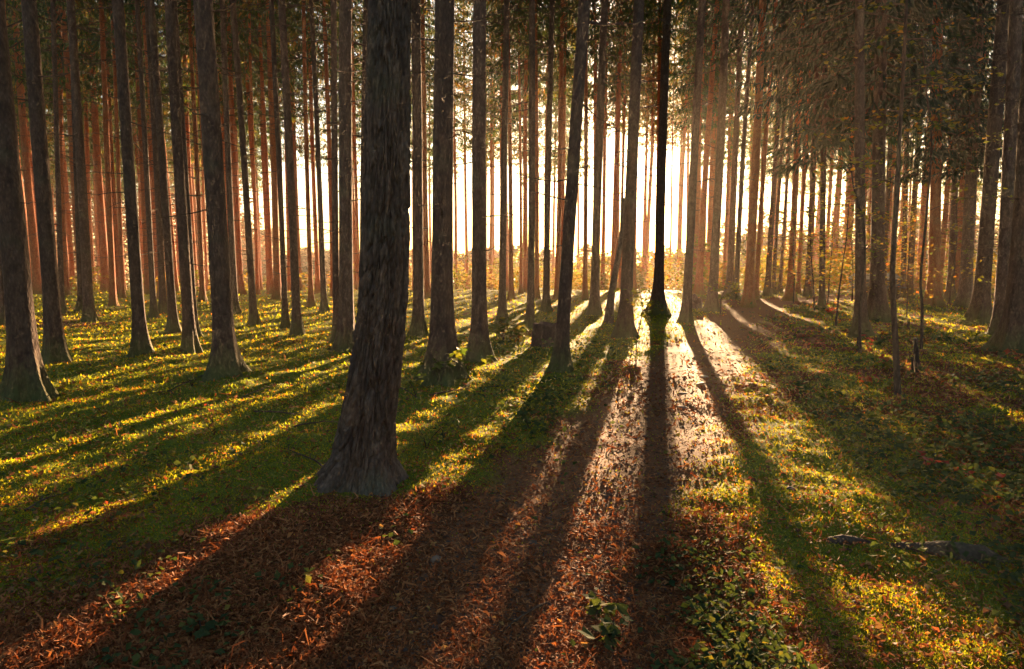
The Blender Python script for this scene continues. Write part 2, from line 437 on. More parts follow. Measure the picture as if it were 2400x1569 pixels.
def build_needles():
    x, y, z = pixel_points(230000, -300, 2700, 760, 1750, 0.8)
    l = litter_mask(x, y); p = path_mask(x, y)
    prob = 0.10 + 0.9 * smooth(0.2, 0.6, l) * (1 - p * 0.6)
    prob = prob * np.where((p > .5), 0.8, 1) + 0.12 * p
    k = rng.uniform(0, 1, len(x)) < prob
    x, y, z = x[k], y[k], z[k]; n = len(x)
    d = np.hypot(x, y)
    L = (0.014 + 0.0035 * np.clip(d, 0, 12)) * rng.uniform(0.5, 1.6, n)
    L = np.where(rng.uniform(0, 1, n) < 0.04, L * 2.6, L)
    W = (0.0010 + 0.0006 * np.clip(d, 0, 12)) * rng.uniform(0.7, 1.5, n)
    az = rng.uniform(0, 2 * math.pi, n); el = np.abs(rng.normal(0.05, 0.35, n))
    dd = np.stack([np.cos(az) * np.cos(el), np.sin(az) * np.cos(el), np.sin(el)], -1)
    sd_ = np.stack([-np.sin(az), np.cos(az), rng.normal(0, .6, n)], -1)
    b = np.stack([x, y, z + 0.004 + rng.uniform(0, 0.012, n)], -1)
    curve = rng.normal(0, 0.18, n)[:, None] * L[:, None]
    mid = b + dd * L[:, None] * .5 + np.cross(dd, sd_) * curve * .5 + sd_ * curve
    end = b + dd * L[:, None]
    w = sd_ * W[:, None]
    V = np.stack([b - w, b + w, mid - w, mid + w, end - w * .4, end + w * .4], 1).reshape(-1, 3)
    i = np.arange(n) * 6
    Q = np.concatenate([np.stack([i, i + 1, i + 3, i + 2], -1), np.stack([i + 2, i + 3, i + 5, i + 4], -1)])
    me = mesh_np('needle_litter', V, Q, [M_NLIT], tint=np.repeat(rng.uniform(0, 1, n), 6))
    tag(link('needle_litter', me), 'rust brown fallen needles and twig bits scattered over the ground', kind='stuff')
build_needles()

def build_leaf_litter():
    x, y, z = pixel_points(6500, -300, 2700, 720, 1750, 0.9)
    n = len(x); d = np.hypot(x, y)
    size = (0.022 + 0.003 * np.clip(d, 0, 15)) * rng.uniform(0.5, 1.5, n)
    me = flakes('leaf_litter', x, y, z + 0.008, size, 0.7, 0.1, rng.uniform(0, 1, n) ** 1.5, M_LLIT, bend=0.12)
    tag(link('leaf_litter', me), 'dry curled brown and yellow leaves strewn on moss and track', kind='stuff')
build_leaf_litter()

def build_cover():
    # low leafy herbs: right hand forest floor, verge of the track, foreground right of the track
    x, y, z = pixel_points(110000, -200, 2800, 690, 1750, 0.9)
    pd = path_dist(x, y); p = path_mask(x, y)
    right = smooth(1.0, 3.0, x - 0.17 * y)
    n1 = fbm(x * 0.8, y * 0.8, 91); n2 = fbm(x * 2.1, y * 2.1, 95)
    verge = np.exp(-((x - 0.78) / 0.36) ** 2 - ((y - 2.7) / 1.0) ** 2)
    mid = np.exp(-((x - 0.45) / 0.6) ** 2 - ((y - 7.2) / 1.6) ** 2) + np.exp(-((x - 0.7) / 1.0) ** 2 - ((y - 11.5) / 1.6) ** 2)
    prob = (right * smooth(0.42, 0.6, n1) * 0.9 + verge * 0.9 * smooth(.35, .55, n2) + mid * 0.9 + 0.10 * smooth(0.5, 0.65, n1) * smooth(.45, .6, n2)) * (1 - p * 0.9)
    k = rng.uniform(0, 1, len(x)) < prob
    x, y, z = x[k], y[k], z[k]; n = len(x); d = np.hypot(x, y)
    size = (0.020 + 0.0042 * np.clip(d, 0, 16)) * rng.uniform(0.6, 1.5, n)
    lift = rng.uniform(0.01, 0.09, n) * (0.6 + 0.08 * np.clip(d, 0, 12))
    t = np.clip(rng.normal(0.4, 0.25, n), 0, 1)
    me = flakes('ground_cover', x, y, z + lift, size, 0.72, 0.12, t, M_GLEAF, bend=0.10)
    tag(link('ground_cover', me), 'low dark green leafy herbs with a pale sheen covering the shaded floor', kind='stuff')
build_cover()

def build_gravel():
    x, y, z = pixel_points(60000, 300, 2300, 700, 1750, 0.75)
    p = path_mask(x, y)
    k = rng.uniform(0, 1, len(x)) < 0.9 * p
    x, y, z = x[k], y[k], z[k]; n = len(x); d = np.hypot(x, y)
    s = (0.0020 + 0.0006 * np.clip(d, 0, 20)) * rng.lognormal(0, 0.45, n)
    octv = np.array([[1, 0, 0], [0, 1, 0], [-1, 0, 0], [0, -1, 0], [0, 0, .6], [0, 0, -.5]], float)
    octf = np.array([[0, 1, 4], [1, 2, 4], [2, 3, 4], [3, 0, 4], [1, 0, 5], [2, 1, 5], [3, 2, 5], [0, 3, 5]])
    V = octv[None] * (1 + rng.normal(0, 0.25, (n, 6, 3)))
    a = rng.uniform(0, 6.28, n); c, s_ = np.cos(a), np.sin(a)
    V2 = V.copy(); V2[..., 0] = V[..., 0] * c[:, None] - V[..., 1] * s_[:, None]; V2[..., 1] = V[..., 0] * s_[:, None] + V[..., 1] * c[:, None]
    V2 = V2 * s[:, None, None] * np.array([1.2, 1.0, 0.8]) + np.stack([x, y, z + s * 0.2], -1)[:, None, :]
    Fc = (octf[None] + (np.arange(n) * 6)[:, None, None]).reshape(-1, 3)
    me = mesh_np('gravel', V2.reshape(-1, 3), Fc, [M_STONE], tint=np.repeat(rng.beta(1.6, 3.0, n), 6))
    tag(link('gravel', me), 'grey and tan pebbles worn into the surface of the track', kind='stuff')
build_gravel()

# ------------------------------------------------------------------ trees
prng = random.Random(5)
def trunk_data(h, r0, seed, sides=20, rings=40, flare=0.9, flare_h=0.28, lobes=5, taper=0.72, bow=0.10, twigs=40,
               twig_z=(1.6, 11.0), twig_len=0.9, rough=0.02, bark_disp=0.0):
    g = np.random.default_rng(seed)
    s = np.linspace(0, 1, rings)
    z = -0.30 + (h + 0.30) * s ** 1.7 if rings < 90 else -0.30 + (h + 0.30) * s ** 1.35
    if bark_disp > 0: z = np.concatenate([np.linspace(-.3, 3.6, rings - 40), np.linspace(3.62, h, 40)])
    ph = g.uniform(0, 6.28, 4)
    zz = z / h
    cx = bow * (np.sin(zz * 5 + ph[0]) - np.sin(ph[0])) * np.clip(zz * 3, 0, 1)
    cyy = bow * (np.sin(zz * 4 + ph[1]) - np.sin(ph[1])) * np.clip(zz * 3, 0, 1)
    th = np.linspace(0, 2 * math.pi, sides, endpoint=False)
    zc = np.clip(z, -0.15, None)
    rad = r0 * (1 - taper * np.clip(zz, 0, 1) ** 0.9)
    fl = flare * r0 * np.exp(-np.clip(zc + 0.05, 0, None) / flare_h)
    lob = 0.40 + 0.95 * (0.5 + 0.5 * np.cos(lobes * th + ph[2] + 0.5 * np.sin(th))) ** 2 + 0.65 * (0.5 + 0.5 * np.cos((lobes - 2) * th + ph[3])) ** 2
    Rr = rad[:, None] + fl[:, None] * np.clip(lob, 0.15, None)[None, :]
    nx = th[None, :] * 3.0; nz = z[:, None] * 4.0
    Rr = Rr * (1 + rough * (vnoise(nx * 1.2 + seed, nz, seed % 97) - 0.5) * 2)
    if bark_disp > 0:
        # deep vertical furrows that fork and merge
        K = 21
        uu = th[None, :] / (2 * math.pi) * K + 0.35 * np.sin(z[:, None] * 2.1) + 2.2 * (fbm(np.cos(th)[None] * 3 + 9, z[:, None] * 1.9 + np.sin(th)[None] * 3, 3) - .5)
        vv = z[:, None] * 4.6 + 2.0 * (fbm(np.cos(th)[None] * 4 + 3, z[:, None] * 2.7 + np.sin(th)[None] * 4, 6) - .5)
        iu = np.floor(uu).astype(int); iv = np.floor(vv).astype(int)
        f1 = np.full(uu.shape, 9.0); f2v = f1.copy()
        for du in (-1, 0, 1):
            for dv in (-1, 0, 1):
                cu = iu + du; cv = iv + dv; cm = np.mod(cu, K)
                pu = cu + _hash(cm, cv, 1) * .95; pv = cv + _hash(cm, cv, 2) * .95
                dd = np.hypot((uu - pu) * 1.25, (vv - pv) * .8)
                f2v = np.minimum(f2v, np.maximum(f1, dd)); f1 = np.minimum(f1, dd)
        edge = smooth(0.02, 0.26, f2v - f1)
        lump = _hash(np.mod(iu, K), iv, 5)
        fine = fbm(uu * 5, vv * 5, 31)
        plate = np.clip(0.15 + 0.7 * lump + 0.5 * (fine - .5), 0, 1)
        Rr = Rr + bark_disp * (edge * 1.1 + lump * .35 + fine * 0.5 - 1.5)
        w = th[None, :] + 0.10 * np.sin(z[:, None] * 3 + ph[0]) + 0.22 * (fbm(th[None, :] * 5, z[:, None] * 2.2, 3) - .5)
        cell = vnoise(w * 7.6, z[:, None] * 2.3, 8); c2 = vnoise(w * 15.0, z[:, None] * 5.5, 9); c3 = vnoise(w * 40, z[:, None] * 22.0, 10)
        fur = np.abs(cell - 0.5) * 2; fur = smooth(0.0, 0.30, fur)
        f2 = smooth(0.0, 0.28, np.abs(c2 - 0.5) * 2)
        Rr = Rr + bark_disp * (fur * 0.75 + c3 * 0.2 - 0.6)
    V = np.stack([cx[:, None] + Rr * np.cos(th), cyy[:, None] + Rr * np.sin(th), np.repeat(z[:, None], sides, 1)], -1).reshape(-1, 3)
    i = np.arange(rings - 1)[:, None] * sides; j = np.arange(sides)[None, :]; j2 = (j + 1) % sides
    Q = np.stack([i + j, i + j2, i + sides + j2, i + sides + j], -1).reshape(-1, 4)
    A = Acc(); A.add(V, Q, tint=(plate.ravel() if bark_disp > 0 else 0.5))
    for k in range(twigs):
        zt = twig_z[0] + (twig_z[1] - twig_z[0]) * g.uniform() ** 0.8
        a = g.uniform(0, 6.28)
        f = np.interp(zt, z, cx); f2_ = np.interp(zt, z, cyy); rr = np.interp(zt, z, rad)
        stub = g.uniform() < 0.45
        Ln = g.uniform(0.05, 0.16) if stub else twig_len * g.uniform(0.35, 1.5) * (0.5 + 0.5 * zt / twig_z[1])
        droop = g.uniform(-0.35, 0.12); up = g.uniform(0.0, 0.35)
        t = np.linspace(0, 1, 3 if stub else 6)
        rr0 = rr * 0.9
        wob = g.normal(0, 0.03, (len(t), 3)) * Ln * t[:, None]
        px = f + np.cos(a) * (rr0 + t * Ln); py = f2_ + np.sin(a) * (rr0 + t * Ln)
        pz = zt + Ln * (droop * t + up * t * t)
        P = np.stack([px, py, pz], -1) + wob
        rb = min(0.018, 0.006 + 0.010 * Ln) * (1.3 if stub else 1)
        v, q, tr_ = tube(P, rb * (1 - 0.8 * t), 3)
        A.add(v, q, tr_, mat=1)
        if not stub:
            for m_ in range(int(g.integers(1, 5))):
                tt = g.uniform(0.3, 0.95); bpt = np.array([np.interp(tt, t, P[:, c]) for c in range(3)])
                a2 = a + g.choice([-1, 1]) * g.uniform(0.5, 1.1); l2 = Ln * g.uniform(0.15, 0.4)
                e = bpt + np.array([math.cos(a2), math.sin(a2), g.uniform(-0.5, 0.1)]) * l2
                v, q, tr_ = tube([bpt, (bpt + e) / 2 + g.normal(0, .01, 3), e], [rb * .5, rb * .4, rb * .15], 3)
                A.add(v, q, tr_, mat=1)
    return A

def crown_data(seed, zb, zt, Lmax, nb=110, per=58, spray=(0.22, 0.42), tint_mu=0.35, wid=0.17):
    g = np.random.default_rng(seed)
    A = Acc()
    for b in range(nb):
        u = (b + g.uniform()) / nb
        z0 = zb + (zt - zb) * u
        Ls = (Lmax * (1 - u) ** 0.75 + 0.25) * g.uniform(0.6, 1.15)
        if u < 0.12: Ls *= 0.55 + 3 * u
        a = b * 2.399 + g.normal(0, 0.5)
        dr = g.uniform(0.25, 0.55)
        t = np.linspace(0, 1, 5)
        rr = t * Ls
        pz = z0 + 0.25 * 0 - dr * rr + 0.22 * rr * rr / max(Ls, .1)
        P = np.stack([np.cos(a) * rr, np.sin(a) * rr, pz], -1)
        v, q, tr_ = tube(P, 0.028 * (1 - 0.85 * t) + 0.003, 3)
        A.add(v, q, tr_, mat=1)
        n = int(per * (0.35 + Ls / Lmax))
        tt = g.uniform(0.12, 1.02, n)
        lat = g.normal(0, 1, n) * (0.28 * Ls * (1.05 - tt) + 0.10)
        r_ = tt * Ls
        bx = np.cos(a) * r_ - np.sin(a) * lat; by = np.sin(a) * r_ + np.cos(a) * lat
        bz = z0 - dr * r_ + 0.22 * r_ * r_ / max(Ls, .1) - 0.25 * np.abs(lat) + g.normal(0, 0.05, n)
        L = g.uniform(spray[0], spray[1], n)
        az = a + np.sign(lat) * g.uniform(0.3, 1.2, n); el = -g.uniform(0.2, 1.5, n)
        d = np.stack([np.cos(az) * np.cos(el), np.sin(az) * np.cos(el), np.sin(el)], -1)
        sx = np.stack([-np.sin(az), np.cos(az), g.normal(0, 0.6, n)], -1)
        base = np.stack([bx, by, bz], -1)
        w = (L * wid * g.uniform(0.6, 1.4, n))[:, None]
        V = np.stack([base - sx * w * .35, base + sx * w * .35, base + d * L[:, None] * .55 + sx * w * .6, base + d * L[:, None], base + d * L[:, None] * .55 - sx * w * .6], 1).reshape(-1, 3)
        i = np.arange(n) * 5
        Q = np.stack([i, i + 1, i + 2, i + 4], -1); T = np.stack([i + 4, i + 2, i + 3], -1)
        tb = np.clip(tint_mu + g.normal(0, 0.15) + g.normal(0, 0.15, n), 0, 1)
        A.add(V, Q, T, tint=np.repeat(tb, 5))
    return A

# shared meshes: crowns and far trunks
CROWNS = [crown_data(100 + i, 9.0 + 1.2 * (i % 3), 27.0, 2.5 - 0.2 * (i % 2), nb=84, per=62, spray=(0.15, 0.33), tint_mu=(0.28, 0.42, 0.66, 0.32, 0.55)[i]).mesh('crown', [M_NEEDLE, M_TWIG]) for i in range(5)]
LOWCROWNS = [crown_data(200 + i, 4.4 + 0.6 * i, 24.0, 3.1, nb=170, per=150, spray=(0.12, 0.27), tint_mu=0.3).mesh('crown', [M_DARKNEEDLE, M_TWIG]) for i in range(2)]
FARTRUNKS = [trunk_data(26.5, 0.16, 300 + i, sides=10, rings=22, flare=0.7, twigs=46, twig_z=(1.5, 11), twig_len=1.1, bow=0.12).mesh('trunk', [M_HAZEGLOWBARK, M_TWIG], True) for i in range(6)]

def crown_children(root, i, low=False, s=1.0):
    c = link('crown', (LOWCROWNS[i % 2] if low else CROWNS[i % 5]), root)
    c.rotation_euler = (0, 0, prng.uniform(0, 6.28)); c.scale = (s, s, 1)
    return c

# (u of base, v of base, trunk width in px at breast height, u where it leaves the top edge, kind, label)
TREES = [
 (64, 934, 60, -14, 'n', 'big dark spruce trunk standing at the left edge of the picture with a flared foot'),
 (132, 852, 38, 67, 'n', 'spruce just right of the leftmost big trunk, lit warm along its right side'),
 (8, 762, 13, -30, 'n', 'thin spruce at the very left edge, its foot beyond the big dark trunk'),
 (46, 728, 11, 14, 'n', 'slim spruce behind the leftmost big trunk'),
 (146, 733, 13, 118, 'n', 'slim spruce directly behind the second trunk from the left'),
 (192, 729, 15, 160, 'n', 'slim spruce close to the left of a slightly thicker one with spreading root toes'),
 (209, 753, 23, 173, 'n', 'spruce with small spreading root toes, third sizeable trunk from the left'),
 (266, 719, 15, 232, 'n', 'slim dark reddish spruce on its own in the left moss clearing'),
 (288, 700, 10, 262, 'n', 'very slim spruce far back in the left moss clearing'),
 (331, 832, 30, 274, 'n', 'spruce with a green mossy foot left of the pair of slim spruces'),
 (361, 743, 14, 322, 'n', 'left one of a pair of slim spruces behind the mossy footed spruce'),
 (383, 733, 16, 352, 'n', 'right one of a pair of slim spruces behind the mossy footed spruce'),
 (407, 778, 20, 357, 'n', 'spruce half hidden behind the trunk left of the large flared one'),
 (447, 824, 27, 391, 'n', 'dark spruce with a curved foot between the mossy footed spruce and the large flared one'),
 (456, 790, 17, 415, 'n', 'slim olive toned spruce touching the dark one with the curved foot'),
 (475, 706, 12, 450, 'n', 'slim spruce with a small toe just left of the large flared spruce'),
 (530, 884, 50, 479, 'n', 'large dark spruce with a wide flared foot in the left foreground moss'),
 (552, 736, 16, 512, 'n', 'spruce directly right of the large flared spruce and behind it'),
 (565, 690, 13, 535, 'n', 'slim spruce far behind the right side of the large flared spruce'),
 (595, 759, 17, 551, 'n', 'straight spruce standing alone right of the large flared spruce'),
 (604, 690, 9, 585, 'n', 'very slim spruce far behind the straight lone one'),
 (636, 689, 11, 612, 'n', 'slim far spruce between the straight lone one and the pair at the bright gap'),
 (651, 702, 17, 626, 'n', 'spruce touching the left side of a thin dark one near the bright gap'),
 (670, 770, 14, 640, 'n', 'thin dark spruce left of the one with a dark shaded foot'),
 (697, 785, 21, 666, 'n', 'spruce with a dark shaded foot just left of the bright gap'),
 (730, 719, 12, 704, 'n', 'slim spruce standing in the bright gap, left one of two'),
 (760, 732, 14, 732, 'n', 'slim spruce standing in the bright gap, right one of two'),
 (789, 800, 17, 778, 'n', 'slim olive spruce hugging the left side of the thick haze lit one'),
 (812, 822, 36, 806, 'n', 'thick haze lit spruce immediately left of the leaning pine'),
 (850, 770, 17, 851, 'n', 'spruce hidden low down by the leaning pine'),
 (981, 792, 27, 977, 'n', 'pale haze lit spruce immediately right of the leaning pine'),
 (1003, 700, 13, 985, 'n', 'slim reddish bowed spruce between two thick trunks right of the pine'),
 (1035, 893, 55, 1038, 'n', 'very thick spruce with a dark mossy mound at its foot right of the leaning pine'),
 (1124, 845, 38, 1119, 'n', 'thick spruce with a dark mossy foot, second right of the leaning pine'),
 (1177, 759, 18, 1182, 'n', 'medium spruce with a small flared foot in front of green plants'),
 (1198, 703, 12, 1197, 'n', 'slim reddish spruce behind the one with the small flared foot'),
 (1221, 688, 8, 1222, 'n', 'very slim reddish spruce between two medium trunks left of the old stump'),
 (1243, 767, 18, 1253, 'n', 'medium spruce whose foot reaches the green plants left of the old stump'),
 (1258, 702, 12, 1262, 'n', 'slim reddish spruce just right of the one reaching the green plants'),
 (1280, 730, 17, 1287, 'n', 'spruce with a shadow fanning left from its foot behind the old stump'),
 (1313, 876, 33, 1366, 'n', 'tall dark spruce leaning right with its foot beside the track verge'),
 (1393, 737, 23, 1409, 'n', 'haze veiled spruce behind and left of the bent grey trunk'),
 (1305, 702, 13, 1325, 'n', 'slim reddish spruce half hidden by the tall dark leaning spruce'),
 (1371, 702, 12, 1376, 'n', 'slim red spruce seen just left of the haze veiled spruce'),
 (1464, 795, 31, 1494, 'n', 'dark spruce crossed by a light shaft, left of the trunk in front of the sun'),
 (1543, 736, 25, 1556, 'n', 'dark spruce right in front of the sun with a mossy mound at its foot'),
 (1538, 690, 12, 1548, 'n', 'reddish spruce touching the left side of the trunk in front of the sun'),
 (1607, 755, 22, 1648, 'n', 'dark spruce at the left verge where the track bends, leaning right'),
 (1637, 690, 17, 1676, 'n', 'reddish spruce between the dark verge spruce and the one beside the old snag'),
 (1669, 730, 23, 1707, 'n', 'spruce with a split bark foot beside the mossy broken snag'),
 (1709, 695, 17, 1742, 'n', 'spruce behind the inner side of the track bend, left one of a pair'),
 (1724, 703, 13, 1758, 'n', 'spruce behind the inner side of the track bend, right one of a pair'),
 (1753, 716, 23, 1793, 'n', 'spruce with a flared foot on the inner edge of the track bend'),
 (1771, 702, 12, 1810, 'n', 'slim spruce just right of the flared one on the track bend'),
 (1798, 694, 14, 1838, 'n', 'slim spruce beyond the track bend, first of a row of three'),
 (1812, 690, 10, 1850, 'n', 'slim spruce beyond the track bend, middle of a row of three'),
 (1828, 687, 9, 1868, 'n', 'slim spruce beyond the track bend, last of a row of three'),
 (1851, 702, 17, 1888, 'n', 'spruce with a flared foot beyond the outer side of the track bend'),
 (1870, 689, 10, 1905, 'n', 'very slim spruce right of the flared one beyond the track'),
 (1893, 695, 15, 1925, 'n', 'spruce among yellow leaved saplings beyond the track'),
 (1926, 722, 15, 1932, 'l', 'dark straight spruce among the yellow leaved saplings right of the track'),
 (2055, 752, 34, 2065, 'l', 'thick dark spruce with a wide flared foot and low hanging boughs on the right'),
 (2017, 789, 26, 2015, 'n', 'shorter looking dark spruce in front of the wide flared one, behind a wiry sapling'),
 (2070, 704, 13, 2098, 'n', 'slim spruce beside the distant parked trailer'),
 (2116, 698, 13, 2135, 'n', 'slim spruce behind the bare dark sapling trunk on the right'),
 (2131, 700, 15, 2165, 'n', 'spruce leaning right behind the wiry curved sapling'),
 (2187, 715, 28, 2206, 'l', 'dark spruce with an evenly flared foot right of the wiry curved sapling'),
 (2227, 705, 17, 2255, 'n', 'spruce with ferny growth at its foot, between two dark thick ones'),
 (2262, 719, 29, 2293, 'l', 'broad straight spruce in the right hand group, its foot behind green herbs'),
 (2296, 758, 36, 2352, 'n', 'broad spruce with one curved side, leaning right, in the right hand group'),
 (2345, 790, 34, 2388, 'n', 'tall spruce next to the right edge of the picture'),
 (2384, 832, 58, 2436, 'n', 'big rough spruce cut by the right edge of the picture'),
]

def place_on_ray(u, v, Y):
    d = ray(u, v); t = Y / d[1]
    return d[0] * t, CAM_H + d[2] * t

spots = []
for idx, (ub, vb, w, ut, kind, label) in enumerate(TREES):
    x, y, z, ok = ground_at(np.array([float(ub)]), np.array([float(vb)]))
    x, y, z = float(x[0]), float(y[0]), float(z[0])
    spots.append((x, y))
    depth = y * _cp + (CAM_H - z) * _sp
    r0 = w * 0.5 * depth / F
    xt, zt = place_on_ray(ut, 0.0, y)
    lean = math.atan2(xt - x, zt - z)
    near = y < 14
    big = w > 45
    A = trunk_data(26.0, r0 * 0.92, 1000 + idx, sides=40 if near else 22, rings=90 if near else 44,
                   flare=(1.5 if 'mossy mound' in label else 1.25 if big or 'wide' in label or 'thick' in label else 1.0), flare_h=(0.16 + r0 * 0.9) * (1.0 if 'mound' not in label else 1.2), lobes=prng.choice([4, 5, 6]),
                   twigs=110 if y > 11 else 26, twig_z=(1.2, 11) if y > 11 else (1.4, 6), twig_len=0.8,
                   bow=0.06, rough=0.035)
    t = empty('spruce_tree', (x, y, z), (0, lean, 0))
    tag(t, label, 'tree', 'spruce trees standing singly in the near and middle forest')
    link('trunk', A.mesh('trunk', [M_HAZEGLOWBARK if y > 21 and ('red' in label or ub < 800) else M_BARK, M_TWIG], True), t)
    crown_children(t, idx, low=(kind == 'l'))

# ---- the leaning pine in the foreground
def leaning_pine():
    x, y, z, ok = ground_at(np.array([866.0]), np.array([1122.0])); x, y, z = float(x[0]), float(y[0]), float(z[0])
    xt, zt = place_on_ray(924, 0.0, y); lean = math.atan2(xt - x, zt - z)
    t = empty('pine_tree', (x, y, z), (0, lean, 0))
    tag(t, 'large pine with deep furrowed bark leaning right in the foreground, left of the track', 'tree')
    depth = y * _cp + CAM_H * _sp
    r0 = 116 * 0.5 * depth / F
    A = trunk_data(22.0, r0, 7, sides=330, rings=560, flare=0.95, flare_h=0.20, lobes=5, taper=0.55, bow=0.0, twigs=0, rough=0.04, bark_disp=0.022)
    V = A.v[0]; zz = V[:, 2]
    # extra taper from the foot to five metres, as the photo shows
    f = 1 - 0.20 * smooth(0.3, 4.5, zz); V[:, 0] *= f; V[:, 1] *= f
    # the slight bend: the foot swings left below one metre
    V[:, 0] += -0.07 * smooth(1.4, 0.0, zz) + 0.03 * np.sin(zz * 1.3)
    link('trunk', A.mesh('trunk', [M_PINE, M_TWIG], True), t)
    c = link('crown', CROWNS[2], t); c.scale = (1.2, 1.2, 0.85)
    return x, y, lean
pine_xy = leaning_pine()
spots.append(pine_xy[:2])

# ---- the bent grey trunk that ends half way up
def bent_tree():
    x, y, z, _ = ground_at(np.array([1424.0]), np.array([757.0])); x, y, z = float(x[0]), float(y[0]), float(z[0])
    pts = [(1424, 757), (1432, 700), (1440, 650), (1450, 600), (1459, 540), (1461, 464)]
    P = [(0, 0, -0.25)]
    for (u, v) in pts[1:]:
        px, pz = place_on_ray(u, v, y); P.append((px - x, 0.02, pz - z))
    P = np.array(P); s = np.linspace(0, 1, 40); k = np.linspace(0, 1, len(P))
    P = np.stack([np.interp(s, k, P[:, c]) for c in range(3)], -1)
    for _ in range(4): P[1:-1] = (P[:-2] + P[1:-1] * 2 + P[2:]) / 4
    rad = 0.10 * (1 - 0.5 * s) + 0.10 * np.exp(-s * 14)
    v, q, tr_ = tube(P, rad, 16)
    A = Acc(); A.add(v, q, tr_)
    g = np.random.default_rng(4)
    for i in range(5):
        b = P[-1 - i * 2]; e = b + np.array([g.normal(0, .25), g.normal(0, .15), g.uniform(-.2, .25)])
        v, q, tr_ = tube([b, (b + e) / 2, e], [.012, .008, .003], 4); A.add(v, q, tr_)
    o = link('broken_tree', A.mesh('broken_tree', [M_PINE], True), None, (x, y, z))
    tag(o, 'bent grey broken off trunk leaning against the dark spruce left of the sun', 'tree')
bent_tree()

# ---- far rows of slim spruces
def far_trees():
    g = random.Random(21)
    G = 'slim spruce trunks crowded in the far forest'
    far = []
    tries = 0
    while len(far) < 256 and tries < 20000:
        tries += 1
        az = R(g.uniform(-41, 41))
        y = 23 + (52 if math.degrees(az) < -24 or math.degrees(az) > 19 else 37) * g.random() ** 0.85
        x = math.tan(az) * y
        az = math.degrees(az)
        # density over the frame: thick on the left, open round the bright gap, thick to the right
        dens = 1.4 if az < -22 else (0.42 if az < -13 else (0.22 if az < 6 else 0.32 if az < 13 else 0.7))
        if y < 30: dens *= 0.40
        if az > 19: dens *= 0.75
        inner = -22 < az < 13
        if inner and y > 34: dens = 0.62
        if 13 <= az < 25: dens = 0.28 if y < 45 else 0.8
        if g.random() > dens: continue
        if any((x - a) ** 2 + (y - b) ** 2 < (1.3 if y < 40 else 1.9) ** 2 for a, b in spots): continue
        if abs(az - math.degrees(SUN_AZ)) < 1.8 and y < 46: continue
        if path_dist(np.array([x]), np.array([y]))[0] < 1.2: continue
        spots.append((x, y)); far.append((x, y, az))
    for da, y in ((-1.9, 54), (-0.85, 58), (0.05, 57), (0.2, 61), (0.95, 55), (1.6, 59), (2.3, 56)):
        az = SUN_AZ + R(da); far.append((math.tan(az) * y, y, math.degrees(az)))
    zones = [(130, 'slim far spruce trunk glowing orange left of the second trunk from the left'),
             (330, 'slim far spruce trunk glowing orange between the second trunk and the mossy footed spruce'),
             (530, 'slim far spruce trunk between the mossy footed spruce and the large flared spruce'),
             (700, 'slim far spruce trunk between the large flared spruce and the bright gap'),
             (850, 'slim far spruce trunk in the bright gap left of the leaning pine'),
             (1035, 'slim far spruce trunk between the leaning pine and the thickest spruce'),
             (1180, 'slim far spruce trunk seen between the thickest spruce and the green plants'),
             (1313, 'slim far spruce trunk seen above the old stump'),
             (1464, 'slim far spruce trunk left of the dark spruce crossed by a light shaft'),
             (1545, 'slim far spruce trunk just left of the sun'),
             (1670, 'slim far spruce trunk just right of the sun'),
             (1760, 'slim far spruce trunk beyond the inner side of the track bend'),
             (1926, 'slim far spruce trunk beyond the outer side of the track bend'),
             (2055, 'slim far spruce trunk behind the yellow leaved saplings'),
             (2187, 'slim far spruce trunk behind the wiry curved sapling and the bare sapling'),
             (9999, 'slim far spruce trunk behind the dark group at the right edge')]
    for i, (x, y, az) in enumerate(far):
        t = empty('slim_spruce_tree', (x, y, hz(x, y)), (g.gauss(0, 0.008), g.gauss(0, 0.010), g.uniform(0, 6.28)))
        uu = 1200 + F * x / (y * _cp + 0.2); lab = next(l for a, l in zones if uu < a)
        tag(t, lab, 'tree', G)
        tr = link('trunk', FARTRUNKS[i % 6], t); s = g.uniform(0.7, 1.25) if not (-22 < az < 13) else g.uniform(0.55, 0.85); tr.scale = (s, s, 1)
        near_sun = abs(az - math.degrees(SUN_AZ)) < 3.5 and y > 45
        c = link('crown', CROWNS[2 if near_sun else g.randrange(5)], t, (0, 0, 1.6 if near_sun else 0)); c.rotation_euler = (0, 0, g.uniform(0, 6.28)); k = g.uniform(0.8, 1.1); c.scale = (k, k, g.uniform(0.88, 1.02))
far_trees()

# ------------------------------------------------------------------ far wood and undergrowth beyond the trunks
def foliage_cloud(name, cx, cyy, hmax, n, size, mat, tint_mu, label):
    """leafy mass: clumps of leaf faces filling a volume. cx,cyy,hmax arrays of clump centres"""
    m = len(cx); per = n // m
    idx = np.repeat(np.arange(m), per)
    N_ = len(idx)
    hh = rng.uniform(0.02, 1, N_) ** 0.9
    rad = (0.25 + 0.16 * hmax[idx]) * (0.45 + 0.75 * np.sin(hh * 2.7 + .3))
    a = rng.uniform(0, 6.28, N_); rr = rad * np.sqrt(rng.uniform(0.1, 1, N_))
    x = cx[idx] + np.cos(a) * rr; y = cyy[idx] + np.sin(a) * rr
    z = base_h(cx, cyy)[idx] + hh * hmax[idx]
    keep = vnoise(x * 1.3 + z * .9, y * 1.3 + z * 1.7, 61) > 0.33
    x, y, z = x[keep], y[keep], z[keep]; idx = idx[keep]
    t = np.clip(tint_mu[idx] + rng.normal(0, 0.16, len(x)), 0, 1)
    s = size * rng.uniform(0.6, 1.5, len(x))
    me = flakes(name, x, y, z, s, 0.7, 0.0, t, mat)
    tag(link(name, me), label, kind='stuff')

